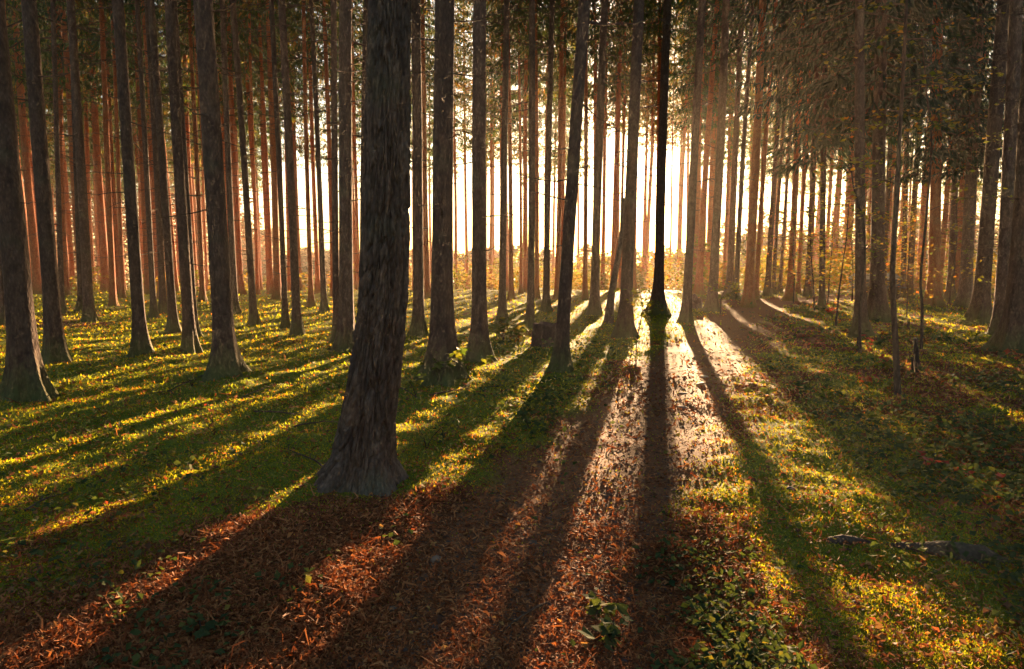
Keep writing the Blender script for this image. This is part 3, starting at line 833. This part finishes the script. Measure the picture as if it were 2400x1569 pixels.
def build_far_wood():
    cx = []; cy_ = []; hm = []; tm = []
    for i in range(560):
        y = rng.uniform(80, 108); az = rng.uniform(-47, 47)
        x = math.tan(R(az)) * y
        if az < -22: h = rng.uniform(15, 26)
        elif az < -19: h = rng.uniform(4, 11)
        elif az < 17: h = rng.uniform(1.8, 4.8)
        elif az < 26: h = rng.uniform(3, 9)
        else: h = rng.uniform(4, 11)
        cx.append(x); cy_.append(y); hm.append(h); tm.append(rng.uniform(0.1, 0.85) if az > -22 else rng.uniform(0.45, 1.0))  # left clumps turned orange: the warm glow there is put into leaf colour
    foliage_cloud('far_wood', np.array(cx), np.array(cy_), np.array(hm), 260000, 0.55, M_FARLEAF, np.array(tm),
                  'hazy golden and green wood beyond the far edge of the spruce rows')
build_far_wood()

def build_wood_behind():
    # the forest goes on to the sides and behind the photographer
    n = 420
    az = rng.uniform(54, 306, n) * math.pi / 180; d = rng.uniform(30, 56, n)
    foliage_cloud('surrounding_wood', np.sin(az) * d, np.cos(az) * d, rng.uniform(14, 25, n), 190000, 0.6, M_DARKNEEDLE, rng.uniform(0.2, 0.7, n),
                  'dark dense forest closing in on both sides and behind the viewpoint')
build_wood_behind()

def build_undergrowth():
    cx = []; cy_ = []; hm = []; tm = []
    while len(cx) < 800:
        y = rng.uniform(30, 78); az = rng.uniform(-44, 44); x = math.tan(R(az)) * y
        if az < -14: pr, h = 0.22, rng.uniform(0.4, 1.3)
        elif az < 14: pr, h = 0.9 * smooth(32, 50, y), rng.uniform(0.7, 2.6)
        else: pr, h = 0.8, rng.uniform(0.7, 3.0)
        if rng.uniform() > pr: continue
        cx.append(x); cy_.append(y); hm.append(h); tm.append(rng.uniform(0.25, 0.8))
    foliage_cloud('undergrowth', np.array(cx), np.array(cy_), np.array(hm), 180000, 0.15, M_YLEAF, np.array(tm),
                  'golden green bushes and ferns between the far trunks')
build_undergrowth()

# ------------------------------------------------------------------ broadleaf saplings
def leaf_faces(P, size, g, nfaces=2):
    """folded kite leaves at points P"""
    n = len(P); az = g.uniform(0, 6.28, n); el = g.normal(-0.25, 0.35, n)
    d = np.stack([np.cos(az) * np.cos(el), np.sin(az) * np.cos(el), np.sin(el)], -1)
    s = np.stack([-np.sin(az), np.cos(az), g.normal(0, .25, n)], -1)
    up = np.cross(d, s)
    L = (size * g.uniform(0.6, 1.35, n))[:, None]; W = L * 0.42
    # five pointed outline: base, two shoulders, two side tips, end
    pts = [P, P + d * L * .22 + s * W * .7 + up * L * .04, P + d * L * .55 + s * W * 1.15 + up * L * .09, P + d * L * .62 + s * W * .45,
           P + d * L, P + d * L * .62 - s * W * .45, P + d * L * .55 - s * W * 1.15 + up * L * .09, P + d * L * .22 - s * W * .7 + up * L * .04]
    V = np.stack(pts, 1).reshape(-1, 3)
    i = np.arange(n) * 8
    T = np.concatenate([np.stack([i, i + 1, i + 2], -1), np.stack([i, i + 2, i + 3], -1), np.stack([i, i + 3, i + 4], -1),
                        np.stack([i, i + 4, i + 5], -1), np.stack([i, i + 5, i + 6], -1), np.stack([i, i + 6, i + 7], -1)])
    return V, T

def sapling(pix, w, label, seed, nbr, leaves, leafsize, mat, tint_mu, br_len=0.9, br_from=0.35, group=None, Yoff=0.0, barkmat=None, crown_n=1):
    """pix: pixel polyline of the stem, first point on the ground"""
    g = np.random.default_rng(seed)
    x, y, z, _ = ground_at(np.array([float(pix[0][0])]), np.array([float(pix[0][1])])); x, y, z = float(x[0]), float(y[0]), float(z[0])
    depth = y * _cp + (CAM_H - z) * _sp
    P = [(0, 0, -0.15)]
    for k, (u, v) in enumerate(pix[1:]):
        yy = y + Yoff * (k + 1) / len(pix)
        px, pz = place_on_ray(u, v, yy); P.append((px - x, yy - y, pz - z))
    P = np.array(P); s = np.linspace(0, 1, 30); k = np.linspace(0, 1, len(P))
    P = np.stack([np.interp(s, k, P[:, c]) for c in range(3)], -1)
    for _ in range(2): P[1:-1] = (P[:-2] + P[1:-1] * 2 + P[2:]) / 4
    r0 = w * 0.5 * depth / F
    t = empty('sapling', (x, y, z)); tag(t, label, 'sapling', group)
    A = Acc(); v, q, tr_ = tube(P, r0 * (1 - 0.6 * s) + r0 * 0.35 * np.exp(-s * 25), 10); A.add(v, q, tr_)
    LP = []
    for b in range(nbr):
        ss = g.uniform(br_from, 1.0); base = np.array([np.interp(ss, s, P[:, c]) for c in range(3)])
        a = g.uniform(0, 6.28); L = br_len * g.uniform(0.5, 1.3) * (1.15 - 0.5 * ss)
        up = g.uniform(0.05, 0.7)
        tt = np.linspace(0, 1, 6)
        B = base + np.stack([np.cos(a) * tt * L, np.sin(a) * tt * L, up * tt * L - 0.35 * tt * tt * L], -1) + g.normal(0, .02, (6, 3)) * L * tt[:, None]
        v, q, tr_ = tube(B, max(r0 * 0.22, 0.003) * (1 - 0.8 * tt), 4); A.add(v, q, tr_)
        n = leaves // max(nbr, 1)
        lt = g.uniform(0.25, 1.05, n)
        Q_ = np.stack([np.interp(lt, tt, B[:, c]) for c in range(3)], -1) + g.normal(0, 1, (n, 3)) * np.array([.13, .13, .05]) * L
        LP.append(Q_)
    link('trunk', A.mesh('trunk', [barkmat or M_SAPBARK], True), t)
    if leaves:
        LP = np.concatenate(LP); V, T = leaf_faces(LP, leafsize * 0.72, g)
        tn = np.clip(tint_mu + g.normal(0, .22, len(LP)), 0, 1)
        me = mesh_np('foliage', V, T, [mat], tint=np.repeat(tn, 8))
        link('foliage', me, t)
    return t

sapling([(2107, 930), (2099, 800), (2090, 650), (2100, 500), (2108, 330), (2118, 150), (2128, -60)], 15, 'bare dark sapling trunk standing tall at the right, nearest of the thin stems', 1, 16, 260, 0.09, M_YLEAF, 0.45, 1.3, 0.5)
sapling([(2160, 820), (2162, 720), (2156, 660), (2172, 500), (2186, 330), (2172, 230), (2160, 80)], 7, 'wiry curved sapling beside the broken dark post on the right', 2, 14, 260, 0.10, M_YLEAF, 0.5, 1.2, 0.45)
sapling([(2017, 828), (2015, 720), (2028, 600), (2024, 515), (2000, 440), (1992, 370)], 7, 'wiry forked sapling in front of the shorter looking dark spruce', 3, 14, 240, 0.10, M_YLEAF, 0.45, 1.1, 0.4)
YS = 'yellow leaved saplings right of the track bend'
sapling([(1958, 764), (1966, 690), (1975, 620), (1984, 560), (1990, 470)], 5, 'slanting yellow leaved sapling above the small red leaved plant', 4, 26, 520, 0.11, M_YLEAF, 0.5, 1.5, 0.3, YS)
sapling([(1910, 730), (1906, 660), (1900, 590), (1897, 480)], 4, 'yellow leaved sapling nearest to the outer bend of the track', 5, 26, 520, 0.11, M_YLEAF, 0.55, 1.6, 0.3, YS)
sapling([(1940, 715), (1944, 650), (1950, 590), (1952, 500)], 4, 'yellow leaved sapling right of the dark straight spruce', 6, 24, 480, 0.12, M_YLEAF, 0.5, 1.7, 0.25, YS)
sapling([(1997, 705), (2000, 650), (1996, 560), (2004, 450)], 4, 'yellow leaved sapling left of the wide flared spruce', 7, 26, 520, 0.13, M_YLEAF, 0.6, 1.8, 0.25, YS)
sapling([(2125, 745), (2127, 690), (2128, 640), (2136, 520)], 3, 'thin sapling with few yellow leaves behind the curved wiry stem', 8, 20, 300, 0.10, M_YLEAF, 0.6, 1.3, 0.3, YS)
sapling([(2224, 712), (2232, 640), (2244, 560), (2240, 430), (2250, 300)], 4, 'leafy sapling between the two dark trunks with flared feet at the right', 9, 40, 900, 0.13, M_YLEAF, 0.45, 2.0, 0.15, YS)
sapling([(2312, 720), (2318, 600), (2325, 450), (2330, 300), (2335, 150)], 4, 'golden sapling glowing behind the right hand group of trunks', 10, 54, 1500, 0.14, M_YLEAF, 0.6, 2.3, 0.15, YS)
sapling([(2085, 705), (2088, 600), (2094, 500), (2100, 400)], 4, 'golden sapling behind the bare dark sapling trunk', 12, 40, 900, 0.13, M_YLEAF, 0.6, 2.0, 0.15, YS)
sapling([(1860, 708), (1862, 650), (1858, 590), (1864, 520)], 3, 'small golden sapling behind the flared spruce beyond the track', 13, 24, 420, 0.11, M_YLEAF, 0.65, 1.4, 0.2, YS)
sapling([(2372, 780), (2366, 650), (2376, 500), (2362, 300), (2370, 120)], 5, 'maple sapling with loose yellow leaves in front of the rightmost trunks', 14, 26, 300, 0.11, M_YLEAF, 0.4, 1.2, 0.2)
sapling([(1490, 800), (1500, 760), (1508, 720), (1500, 690), (1496, 668)], 3, 'small green leaved sapling at the foot of the trunk in front of the sun', 15, 18, 200, 0.10, M_YLEAF, 0.25, 0.5, 0.35)
sapling([(1690, 735), (1688, 705), (1700, 680), (1712, 668)], 3, 'small bright leaved sapling on the inner verge of the track bend', 16, 16, 220, 0.10, M_YLEAF, 0.3, 0.8, 0.35)

# ------------------------------------------------------------------ low plants, each its own thing
def plant(u, v, h, n, leafsize, mat, tint_mu, label, seed, name='seedling', spread=0.8, group=None, flat=False):
    g = np.random.default_rng(seed)
    x, y, z, _ = ground_at(np.array([float(u)]), np.array([float(v)])); x, y, z = float(x[0]), float(y[0]), float(z[0])
    t = empty(name, (x, y, z)); tag(t, label, 'plant', group)
    A = Acc(); LP = []
    ns = max(2, n // 7)
    for k in range(ns):
        a = g.uniform(0, 6.28); hh = h * g.uniform(0.45, 1.0); s_ = spread * h * g.uniform(0.2, 1)
        tt = np.linspace(0, 1, 6)
        P = np.stack([np.cos(a) * s_ * tt ** 1.5, np.sin(a) * s_ * tt ** 1.5, hh * (tt - 0.25 * tt ** 2) * 1.2 - .01], -1)
        v_, q, tr_ = tube(P, 0.0035 * (1 - .7 * tt) + .001, 4); A.add(v_, q, tr_)
        m = max(2, n // ns); lt = g.uniform(0.45 if not flat else .8, 1.0, m)
        LP.append(np.stack([np.interp(lt, tt, P[:, c]) for c in range(3)], -1) + g.normal(0, .03, (m, 3)) * [1, 1, .5])
    link('stem', A.mesh('stem', [M_SAPBARK]), t)
    LP = np.concatenate(LP); V, T = leaf_faces(LP, leafsize, g)
    link('foliage', mesh_np('foliage', V, T, [mat], tint=np.repeat(np.clip(tint_mu + g.normal(0, .2, len(LP)), 0, 1), 8)), t)
plant(2173, 1108, 0.20, 16, 0.060, M_RLEAF, 0.3, 'bright red leaved maple seedling alone in the right foreground', 1)
plant(2270, 1135, 0.16, 9, 0.055, M_RLEAF, 0.5, 'small red leaved seedling right of the bright red maple seedling', 2)
plant(2330, 1160, 0.16, 9, 0.07, M_RLEAF, 0.95, 'orange leaved seedling near the right edge above the mossy log', 3)
plant(2312, 1190, 0.12, 7, 0.05, M_RLEAF, 0.1, 'tiny crimson seedling below the orange leaved one', 4)
plant(2388, 860, 0.30, 26, 0.075, M_RLEAF, 0.6, 'orange red seedling at the foot of the rightmost trunk', 5)
plant(1950, 745, 0.45, 40, 0.10, M_RLEAF, 0.35, 'pinkish red bushy plant beneath the slanting sapling', 6)
plant(2046, 822, 0.35, 26, 0.075, M_RLEAF, 0.2, 'upright red leaved plant just right of the wiry forked sapling', 7)
plant(2085, 862, 0.22, 26, 0.07, M_RLEAF, 0.3, 'low red leaved plant left of the bare sapling trunk', 8)
plant(2030, 900, 0.20, 30, 0.065, M_RLEAF, 0.8, 'low orange leaved patch of seedlings in front of the forked sapling', 9)
plant(2068, 868, 0.30, 18, 0.085, M_YLEAF, 0.35, 'yellow green broad leaved seedling left of the bare sapling trunk', 10)
plant(1925, 812, 0.22, 30, 0.07, M_RLEAF, 0.5, 'low reddish seedlings beyond the green verge right of the track', 11)
plant(1440, 1490, 0.14, 18, 0.075, M_GLEAF, 0.45, 'broad leaved green bramble in the bottom centre foreground', 12, 'bramble')
plant(1395, 1420, 0.12, 12, 0.075, M_GLEAF, 0.6, 'pale leaved bramble shoot just above the bottom centre bramble', 13, 'bramble')
plant(470, 1478, 0.10, 16, 0.05, M_GLEAF, 0.3, 'small clover like plant in the dark left foreground', 14)
plant(606, 1185, 0.16, 8, 0.045, M_GLEAF, 0.9, 'tiny sunlit seedling in the shade left of the pine foot', 15)
plant(1000, 1050, 0.32, 24, 0.05, M_YLEAF, 0.35, 'wispy yellow green seedling in the sunny moss right of the pine', 16)
plant(1040, 1030, 0.26, 16, 0.05, M_YLEAF, 0.4, 'second wispy seedling in the sunny moss, nearer to the track', 17)
plant(1240, 1010, 0.22, 22, 0.06, M_GLEAF, 0.5, 'light green seedling in the shade right of the sunny moss', 18)
plant(1095, 872, 0.55, 34, 0.11, M_YLEAF, 0.15, 'green bramble spreading over the dark foot of the second thick trunk', 19, 'bramble', 1.0)
plant(1030, 905, 0.60, 30, 0.11, M_YLEAF, 0.15, 'green bramble arching over the mossy mound of the thickest trunk', 20, 'bramble', 1.0)
plant(975, 935, 0.45, 16, 0.08, M_YLEAF, 0.3, 'thin bramble cane with a few leaves between pine and thickest trunk', 21, 'bramble', 1.2)
plant(1180, 800, 0.55, 70, 0.12, M_YLEAF, 0.22, 'bright green leafy plant in sunshine left of the old stump', 22)
plant(1215, 805, 0.45, 50, 0.12, M_YLEAF, 0.3, 'bright green leafy plant touching the old stump from the left', 23)
plant(855, 960, 0.5, 14, 0.06, M_GLEAF, 0.4, 'thin green shoot climbing the bark of the leaning pine', 24)
plant(1790, 930, 0.26, 34, 0.08, M_GLEAF, 0.6, 'leafy green herb clump on the right verge of the track', 25)
plant(1480, 830, 0.30, 30, 0.07, M_GLEAF, 0.6, 'green herb at the foot of the dark spruce crossed by light', 26)
plant(500, 1000, 0.25, 10, 0.03, M_RLEAF, 0.9, 'dry orange stalk in the moss in front of the large flared spruce', 27)
plant(450, 905, 0.30, 30, 0.06, M_YLEAF, 0.3, 'sunlit seedling left of the large flared spruce', 28)
plant(345, 815, 0.30, 34, 0.09, M_YLEAF, 0.3, 'sunlit green herb right of the mossy footed spruce', 29)
plant(795, 910, 0.22, 20, 0.06, M_YLEAF, 0.3, 'small bright seedling in the moss left of the pine', 30)

# ------------------------------------------------------------------ stumps, snag, post, log, branches, stones, trailer
def ground_pt(u, v):
    x, y, z, _ = ground_at(np.array([float(u)]), np.array([float(v)])); return float(x[0]), float(y[0]), float(z[0])
def stump(u, v, w, hpx, label, seed, name='stump', jag=0.12, mat=M_PINE, flare=0.5):
    g = np.random.default_rng(seed)
    x, y, z = ground_pt(u, v); depth = y * _cp + (CAM_H - z) * _sp
    r = w * .5 * depth / F; h = hpx * depth / F
    sides, rings = 28, 16
    th = np.linspace(0, 6.283, sides, endpoint=False); s = np.linspace(0, 1, rings)
    top = h * (1 - jag * vnoise(th * 2.5 + seed, th * 0, seed) * 1.6)
    Z = -0.12 + s[:, None] * (top[None] + .12)
    Rr = r * (0.92 + flare * np.exp(-s[:, None] * 4)) * (1 + .14 * (vnoise(th[None] * 3, s[:, None] * 3, seed) - .5) + .10 * np.cos(5 * th + seed)[None])
    V = np.stack([Rr * np.cos(th), Rr * np.sin(th), Z], -1).reshape(-1, 3)
    i = np.arange(rings - 1)[:, None] * sides; j = np.arange(sides)[None]; j2 = (j + 1) % sides
    Q = np.stack([i + j, i + j2, i + sides + j2, i + sides + j], -1).reshape(-1, 4)
    inner = V[-sides:].copy(); inner[:, :2] *= .55; inner[:, 2] -= h * .10
    V = np.vstack([V, inner, [[0, 0, h * .8]]]); b = (rings - 1) * sides; c = rings * sides
    jj = np.arange(sides)
    Q = np.vstack([Q, np.stack([b + jj, b + (jj + 1) % sides, c + (jj + 1) % sides, c + jj], -1)])
    T = np.stack([c + jj, c + (jj + 1) % sides, np.full(sides, c + sides)], -1)
    A = Acc(); A.add(V, Q, T)
    o = link(name, A.mesh(name, [mat], True), None, (x, y, z)); tag(o, label, 'stump')
    return o
stump(1280, 812, 62, 58, 'old dark tree stump with flat top left of the tall dark leaning spruce', 3, mat=M_SAPBARK)
stump(1630, 722, 32, 40, 'mossy broken snag on the verge beside the split bark spruce', 4, 'broken_snag', 0.5)
stump(2129, 768, 6, 18, 'tiny dark stub sticking out of the herbs on the right', 5, 'stub', .2, M_SAPBARK, .2)

def post(u0, v0, u1, v1, w, label, name='broken_post', second=True):
    x, y, z = ground_pt(u0, v0); depth = y * _cp + (CAM_H - z) * _sp
    px, pz = place_on_ray(u1, v1, y); r = w * .5 * depth / F
    A = Acc(); s = np.linspace(0, 1, 12)
    P = np.stack([(px - x) * s, 0 * s, -0.12 + (pz - z + .12) * s], -1)
    v, q, t = tube(P, r * (1.1 - .15 * s) * (1 + .1 * np.sin(s * 20)), 9); A.add(v, q, t)
    if second:
        P2 = P[:7] + np.array([-.05, .02, 0]); v, q, t = tube(P2, r * .6 * (1.1 - s[:7] * .8), 7); A.add(v, q, t)
    o = link(name, A.mesh(name, [M_SAPBARK], True), None, (x, y, z)); tag(o, label, 'post')
post(2152, 872, 2146, 793, 11, 'short dark broken post standing beside the wiry curved sapling')
post(2009, 824, 2011, 790, 5, 'small dark stick standing at the foot of the wiry forked sapling', 'broken_stick', False)

def log():
    x0, y0, z0 = ground_pt(1935, 1262); x1, y1, z1 = ground_pt(2345, 1312)
    s = np.linspace(0, 1, 60)
    g = np.random.default_rng(9)
    dx, dy = x1 - x0, y1 - y0
    P = np.stack([dx * s, dy * s + .05 * np.sin(s * 5), (z1 - z0) * s - 0.0 + 0.01 * np.sin(s * 9)], -1)
    r = 0.022 + 0.055 * smooth(0.35, 0.75, s) * smooth(1.02, .85, s) + .012 * np.sin(s * 14) * (s < .5)
    th = np.linspace(0, 6.283, 24, endpoint=False)
    rad = r[:, None] * (1 + .35 * (fbm(th[None] * 1.5, s[:, None] * 16, 3) - .5))
    v, q, t = tube(P, rad, 24); A = Acc(); A.add(v, q, t)
    o = link('mossy_log', A.mesh('mossy_log', [M_SAPBARK], True), None, (x0, y0, z0 - .012)); tag(o, 'dark rotten log lying in the herbs at the lower right', 'log')
log()

def stick(u0, v0, u1, v1, r, label, seed, group=None):
    g = np.random.default_rng(seed)
    x0, y0, z0 = ground_pt(u0, v0); x1, y1, z1 = ground_pt(u1, v1)
    s = np.linspace(0, 1, 14); P = np.stack([(x1 - x0) * s, (y1 - y0) * s, (z1 - z0) * s + .012 + .02 * np.sin(s * 3.1)], -1)
    L = math.hypot(x1 - x0, y1 - y0)
    P += g.normal(0, .012, P.shape) * L * [1, 1, .2]
    for _ in range(2): P[1:-1] = (P[:-2] + P[1:-1] * 2 + P[2:]) / 4
    A = Acc(); v, q, t = tube(P, r * (1 - .7 * s), 7); A.add(v, q, t)
    for k in range(4):
        b = P[int(g.integers(3, 12))]; a = math.atan2(y1 - y0, x1 - x0) + g.choice([-1, 1]) * g.uniform(.4, .9); l = L * g.uniform(.12, .3)
        e = b + np.array([math.cos(a) * l, math.sin(a) * l, g.uniform(0, .25) * l]); v, q, t = tube([b, (b + e) / 2 + g.normal(0, .01, 3), e], [r * .5, r * .4, r * .15], 5); A.add(v, q, t)
    o = link('fallen_branch', A.mesh('fallen_branch', [M_TWIG], True), None, (x0, y0, z0)); tag(o, label, 'branch', group)
FB = 'fallen branches lying on the moss'
stick(595, 970, 715, 985, .010, 'thin twiggy branch lying on moss right of the large flared spruce foot', 1, FB)
stick(690, 1005, 800, 985, .009, 'thin dark branch lying left of the pine foot', 2, FB)
stick(480, 885, 385, 930, .012, 'dark branch lying left of the large flared spruce foot', 3, FB)
stick(930, 905, 985, 945, .008, 'pale branch on the needles between pine and thickest trunk', 4, FB)
stick(1010, 930, 1180, 905, .010, 'long dark branch on the moss right of the thickest trunk', 5, FB)
stick(560, 930, 660, 900, .008, 'small branch in front of the large flared spruce foot', 6, FB)
stick(1280, 1395, 1180, 1460, .007, 'thin stick on the track in the bottom centre', 7, FB)
stick(770, 1100, 660, 1060, .008, 'dark stick in the shade left of the pine', 8, FB)
stick(60, 1195, 160, 1150, .008, 'small stick in the sunny strip at the lower left', 9, FB)

def stone(u, v, wpx, label, seed, tint, flat=.5):
    g = np.random.default_rng(seed)
    x, y, z = ground_pt(u, v); depth = y * _cp + (CAM_H - z) * _sp; r = wpx * .5 * depth / F
    n, m = 9, 14
    ph = np.linspace(0, math.pi, n)[:, None]; th = np.linspace(0, 6.283, m, endpoint=False)[None]
    rr = r * (1 + .35 * (vnoise(np.sin(ph) * np.cos(th) * 2.2 + seed, np.cos(ph) * 2.2 + np.sin(th) * 2, seed) - .5))
    V = np.stack([rr * np.sin(ph) * np.cos(th), rr * np.sin(ph) * np.sin(th) * .8, rr * np.cos(ph) * flat], -1).reshape(-1, 3)
    i = np.arange(n - 1)[:, None] * m; j = np.arange(m)[None]; j2 = (j + 1) % m
    Q = np.stack([i + j, i + m + j, i + m + j2, i + j2], -1).reshape(-1, 4)
    A = Acc(); A.add(V, Q, tint=tint)
    o = link('stone', A.mesh('stone', [M_STONE], True), None, (x, y, z + r * flat * .25)); o.rotation_euler = (g.normal(0, .1), g.normal(0, .1), g.uniform(0, 6))
    tag(o, label, 'stone', 'single stones on the track')
stone(1022, 1292, 34, 'round tan stone sitting on the left edge of the track', 1, .85)
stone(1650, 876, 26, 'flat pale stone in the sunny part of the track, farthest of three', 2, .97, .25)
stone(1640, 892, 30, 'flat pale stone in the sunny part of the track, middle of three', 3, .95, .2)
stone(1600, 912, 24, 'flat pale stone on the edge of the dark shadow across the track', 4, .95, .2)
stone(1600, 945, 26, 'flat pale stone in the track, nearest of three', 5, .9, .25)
stone(920, 1405, 26, 'grey stone half buried at the left side of the track, bottom', 6, .5)
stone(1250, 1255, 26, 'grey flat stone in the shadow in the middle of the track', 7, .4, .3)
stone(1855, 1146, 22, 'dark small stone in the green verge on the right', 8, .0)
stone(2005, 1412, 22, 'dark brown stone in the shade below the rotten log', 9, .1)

def trailer():
    # dark boxy trailer glimpsed between the trunks
    x, y, z = ground_pt(2081, 704); depth = y * _cp
    s = depth / F
    m, nt, out = new_mat('trailer_paint'); p = N(nt, 'ShaderNodeBsdfPrincipled', Roughness=.35); p.inputs['Base Color'].default_value = (.045, .06, .07, 1)
    nt.links.new(p.outputs[0], out.inputs['Surface'])
    m2, nt2, out2 = new_mat('trailer_cover'); p2 = N(nt2, 'ShaderNodeBsdfPrincipled', Roughness=.3); p2.inputs['Base Color'].default_value = (.30, .33, .34, 1)
    nt2.links.new(p2.outputs[0], out2.inputs['Surface'])
    t = empty('trailer', (x + .1, y + 1.2, hz(x, y + 1.2))); tag(t, 'small dark trailer with a pale cover far off between two trunks on the right', 'trailer')
    def box(a, b, bev=.02):
        x0, y0, z0 = a; x1, y1, z1 = b
        V = np.array([[x0, y0, z0], [x1, y0, z0], [x1, y1, z0], [x0, y1, z0], [x0 + bev, y0 + bev, z1], [x1 - bev, y0 + bev, z1], [x1 - bev, y1 - bev, z1], [x0 + bev, y1 - bev, z1]], float)
        Fq = np.array([[0, 3, 2, 1], [4, 5, 6, 7], [0, 1, 5, 4], [1, 2, 6, 5], [2, 3, 7, 6], [3, 0, 4, 7]]); return V, Fq
    V, q = box((-.75, -.5, .42), (.75, .5, .78)); link('body', mesh_np('body', V, q, [m]), t)
    V, q = box((-.78, -.53, .783), (.78, .53, .98), .14); link('cover', mesh_np('cover', V, q, [m2]), t)
    for sx in (-1, 1):
        th = np.linspace(0, 6.283, 20, endpoint=False)
        P = np.array([[sx * .45 , -.62, .26], [sx * .45, -.60, .26], [sx * .45, -.48, .26], [sx * .45, -.46, .26]])
        v, qq, tr_ = tube(P, [.18, .26, .26, .18], 20); A = Acc(); A.add(v, qq, tr_); A.add(P[0] + np.zeros((1, 3)))
        link('wheel', A.mesh('wheel', [M_SAPBARK], True), t)
    v, qq, tr_ = tube([(.7, 0, .45), (1.2, 0, .45), (1.5, 0, .40)], [.03, .03, .03], 6); A = Acc(); A.add(v, qq, tr_); link('drawbar', A.mesh('drawbar', [m]), t)
trailer()

# ------------------------------------------------------------------ the air: one closed box of even haze
def build_haze():
    x0, x1, y0, y1, z0, z1 = -142, 142, -142, 142, -8, 29.5
    V = [(x0, y0, z0), (x1, y0, z0), (x1, y1, z0), (x0, y1, z0), (x0, y0, z1), (x1, y0, z1), (x1, y1, z1), (x0, y1, z1)]
    Fq = [(0, 3, 2, 1), (4, 5, 6, 7), (0, 1, 5, 4), (1, 2, 6, 5), (2, 3, 7, 6), (3, 0, 4, 7)]
    m, nt, out = new_mat('haze')
    pv = N(nt, 'ShaderNodeVolumePrincipled')
    pv.inputs['Color'].default_value = (*HAZE_COLOR, 1)
    pv.inputs['Density'].default_value = HAZE_DENSITY
    pv.inputs['Anisotropy'].default_value = HAZE_ANISO
    nt.links.new(pv.outputs[0], out.inputs['Volume'])
    o = link('haze', mesh_np('haze', np.array(V, float), np.array(Fq), [m])); tag(o, 'warm morning haze hanging in the forest air', kind='stuff')
build_haze()
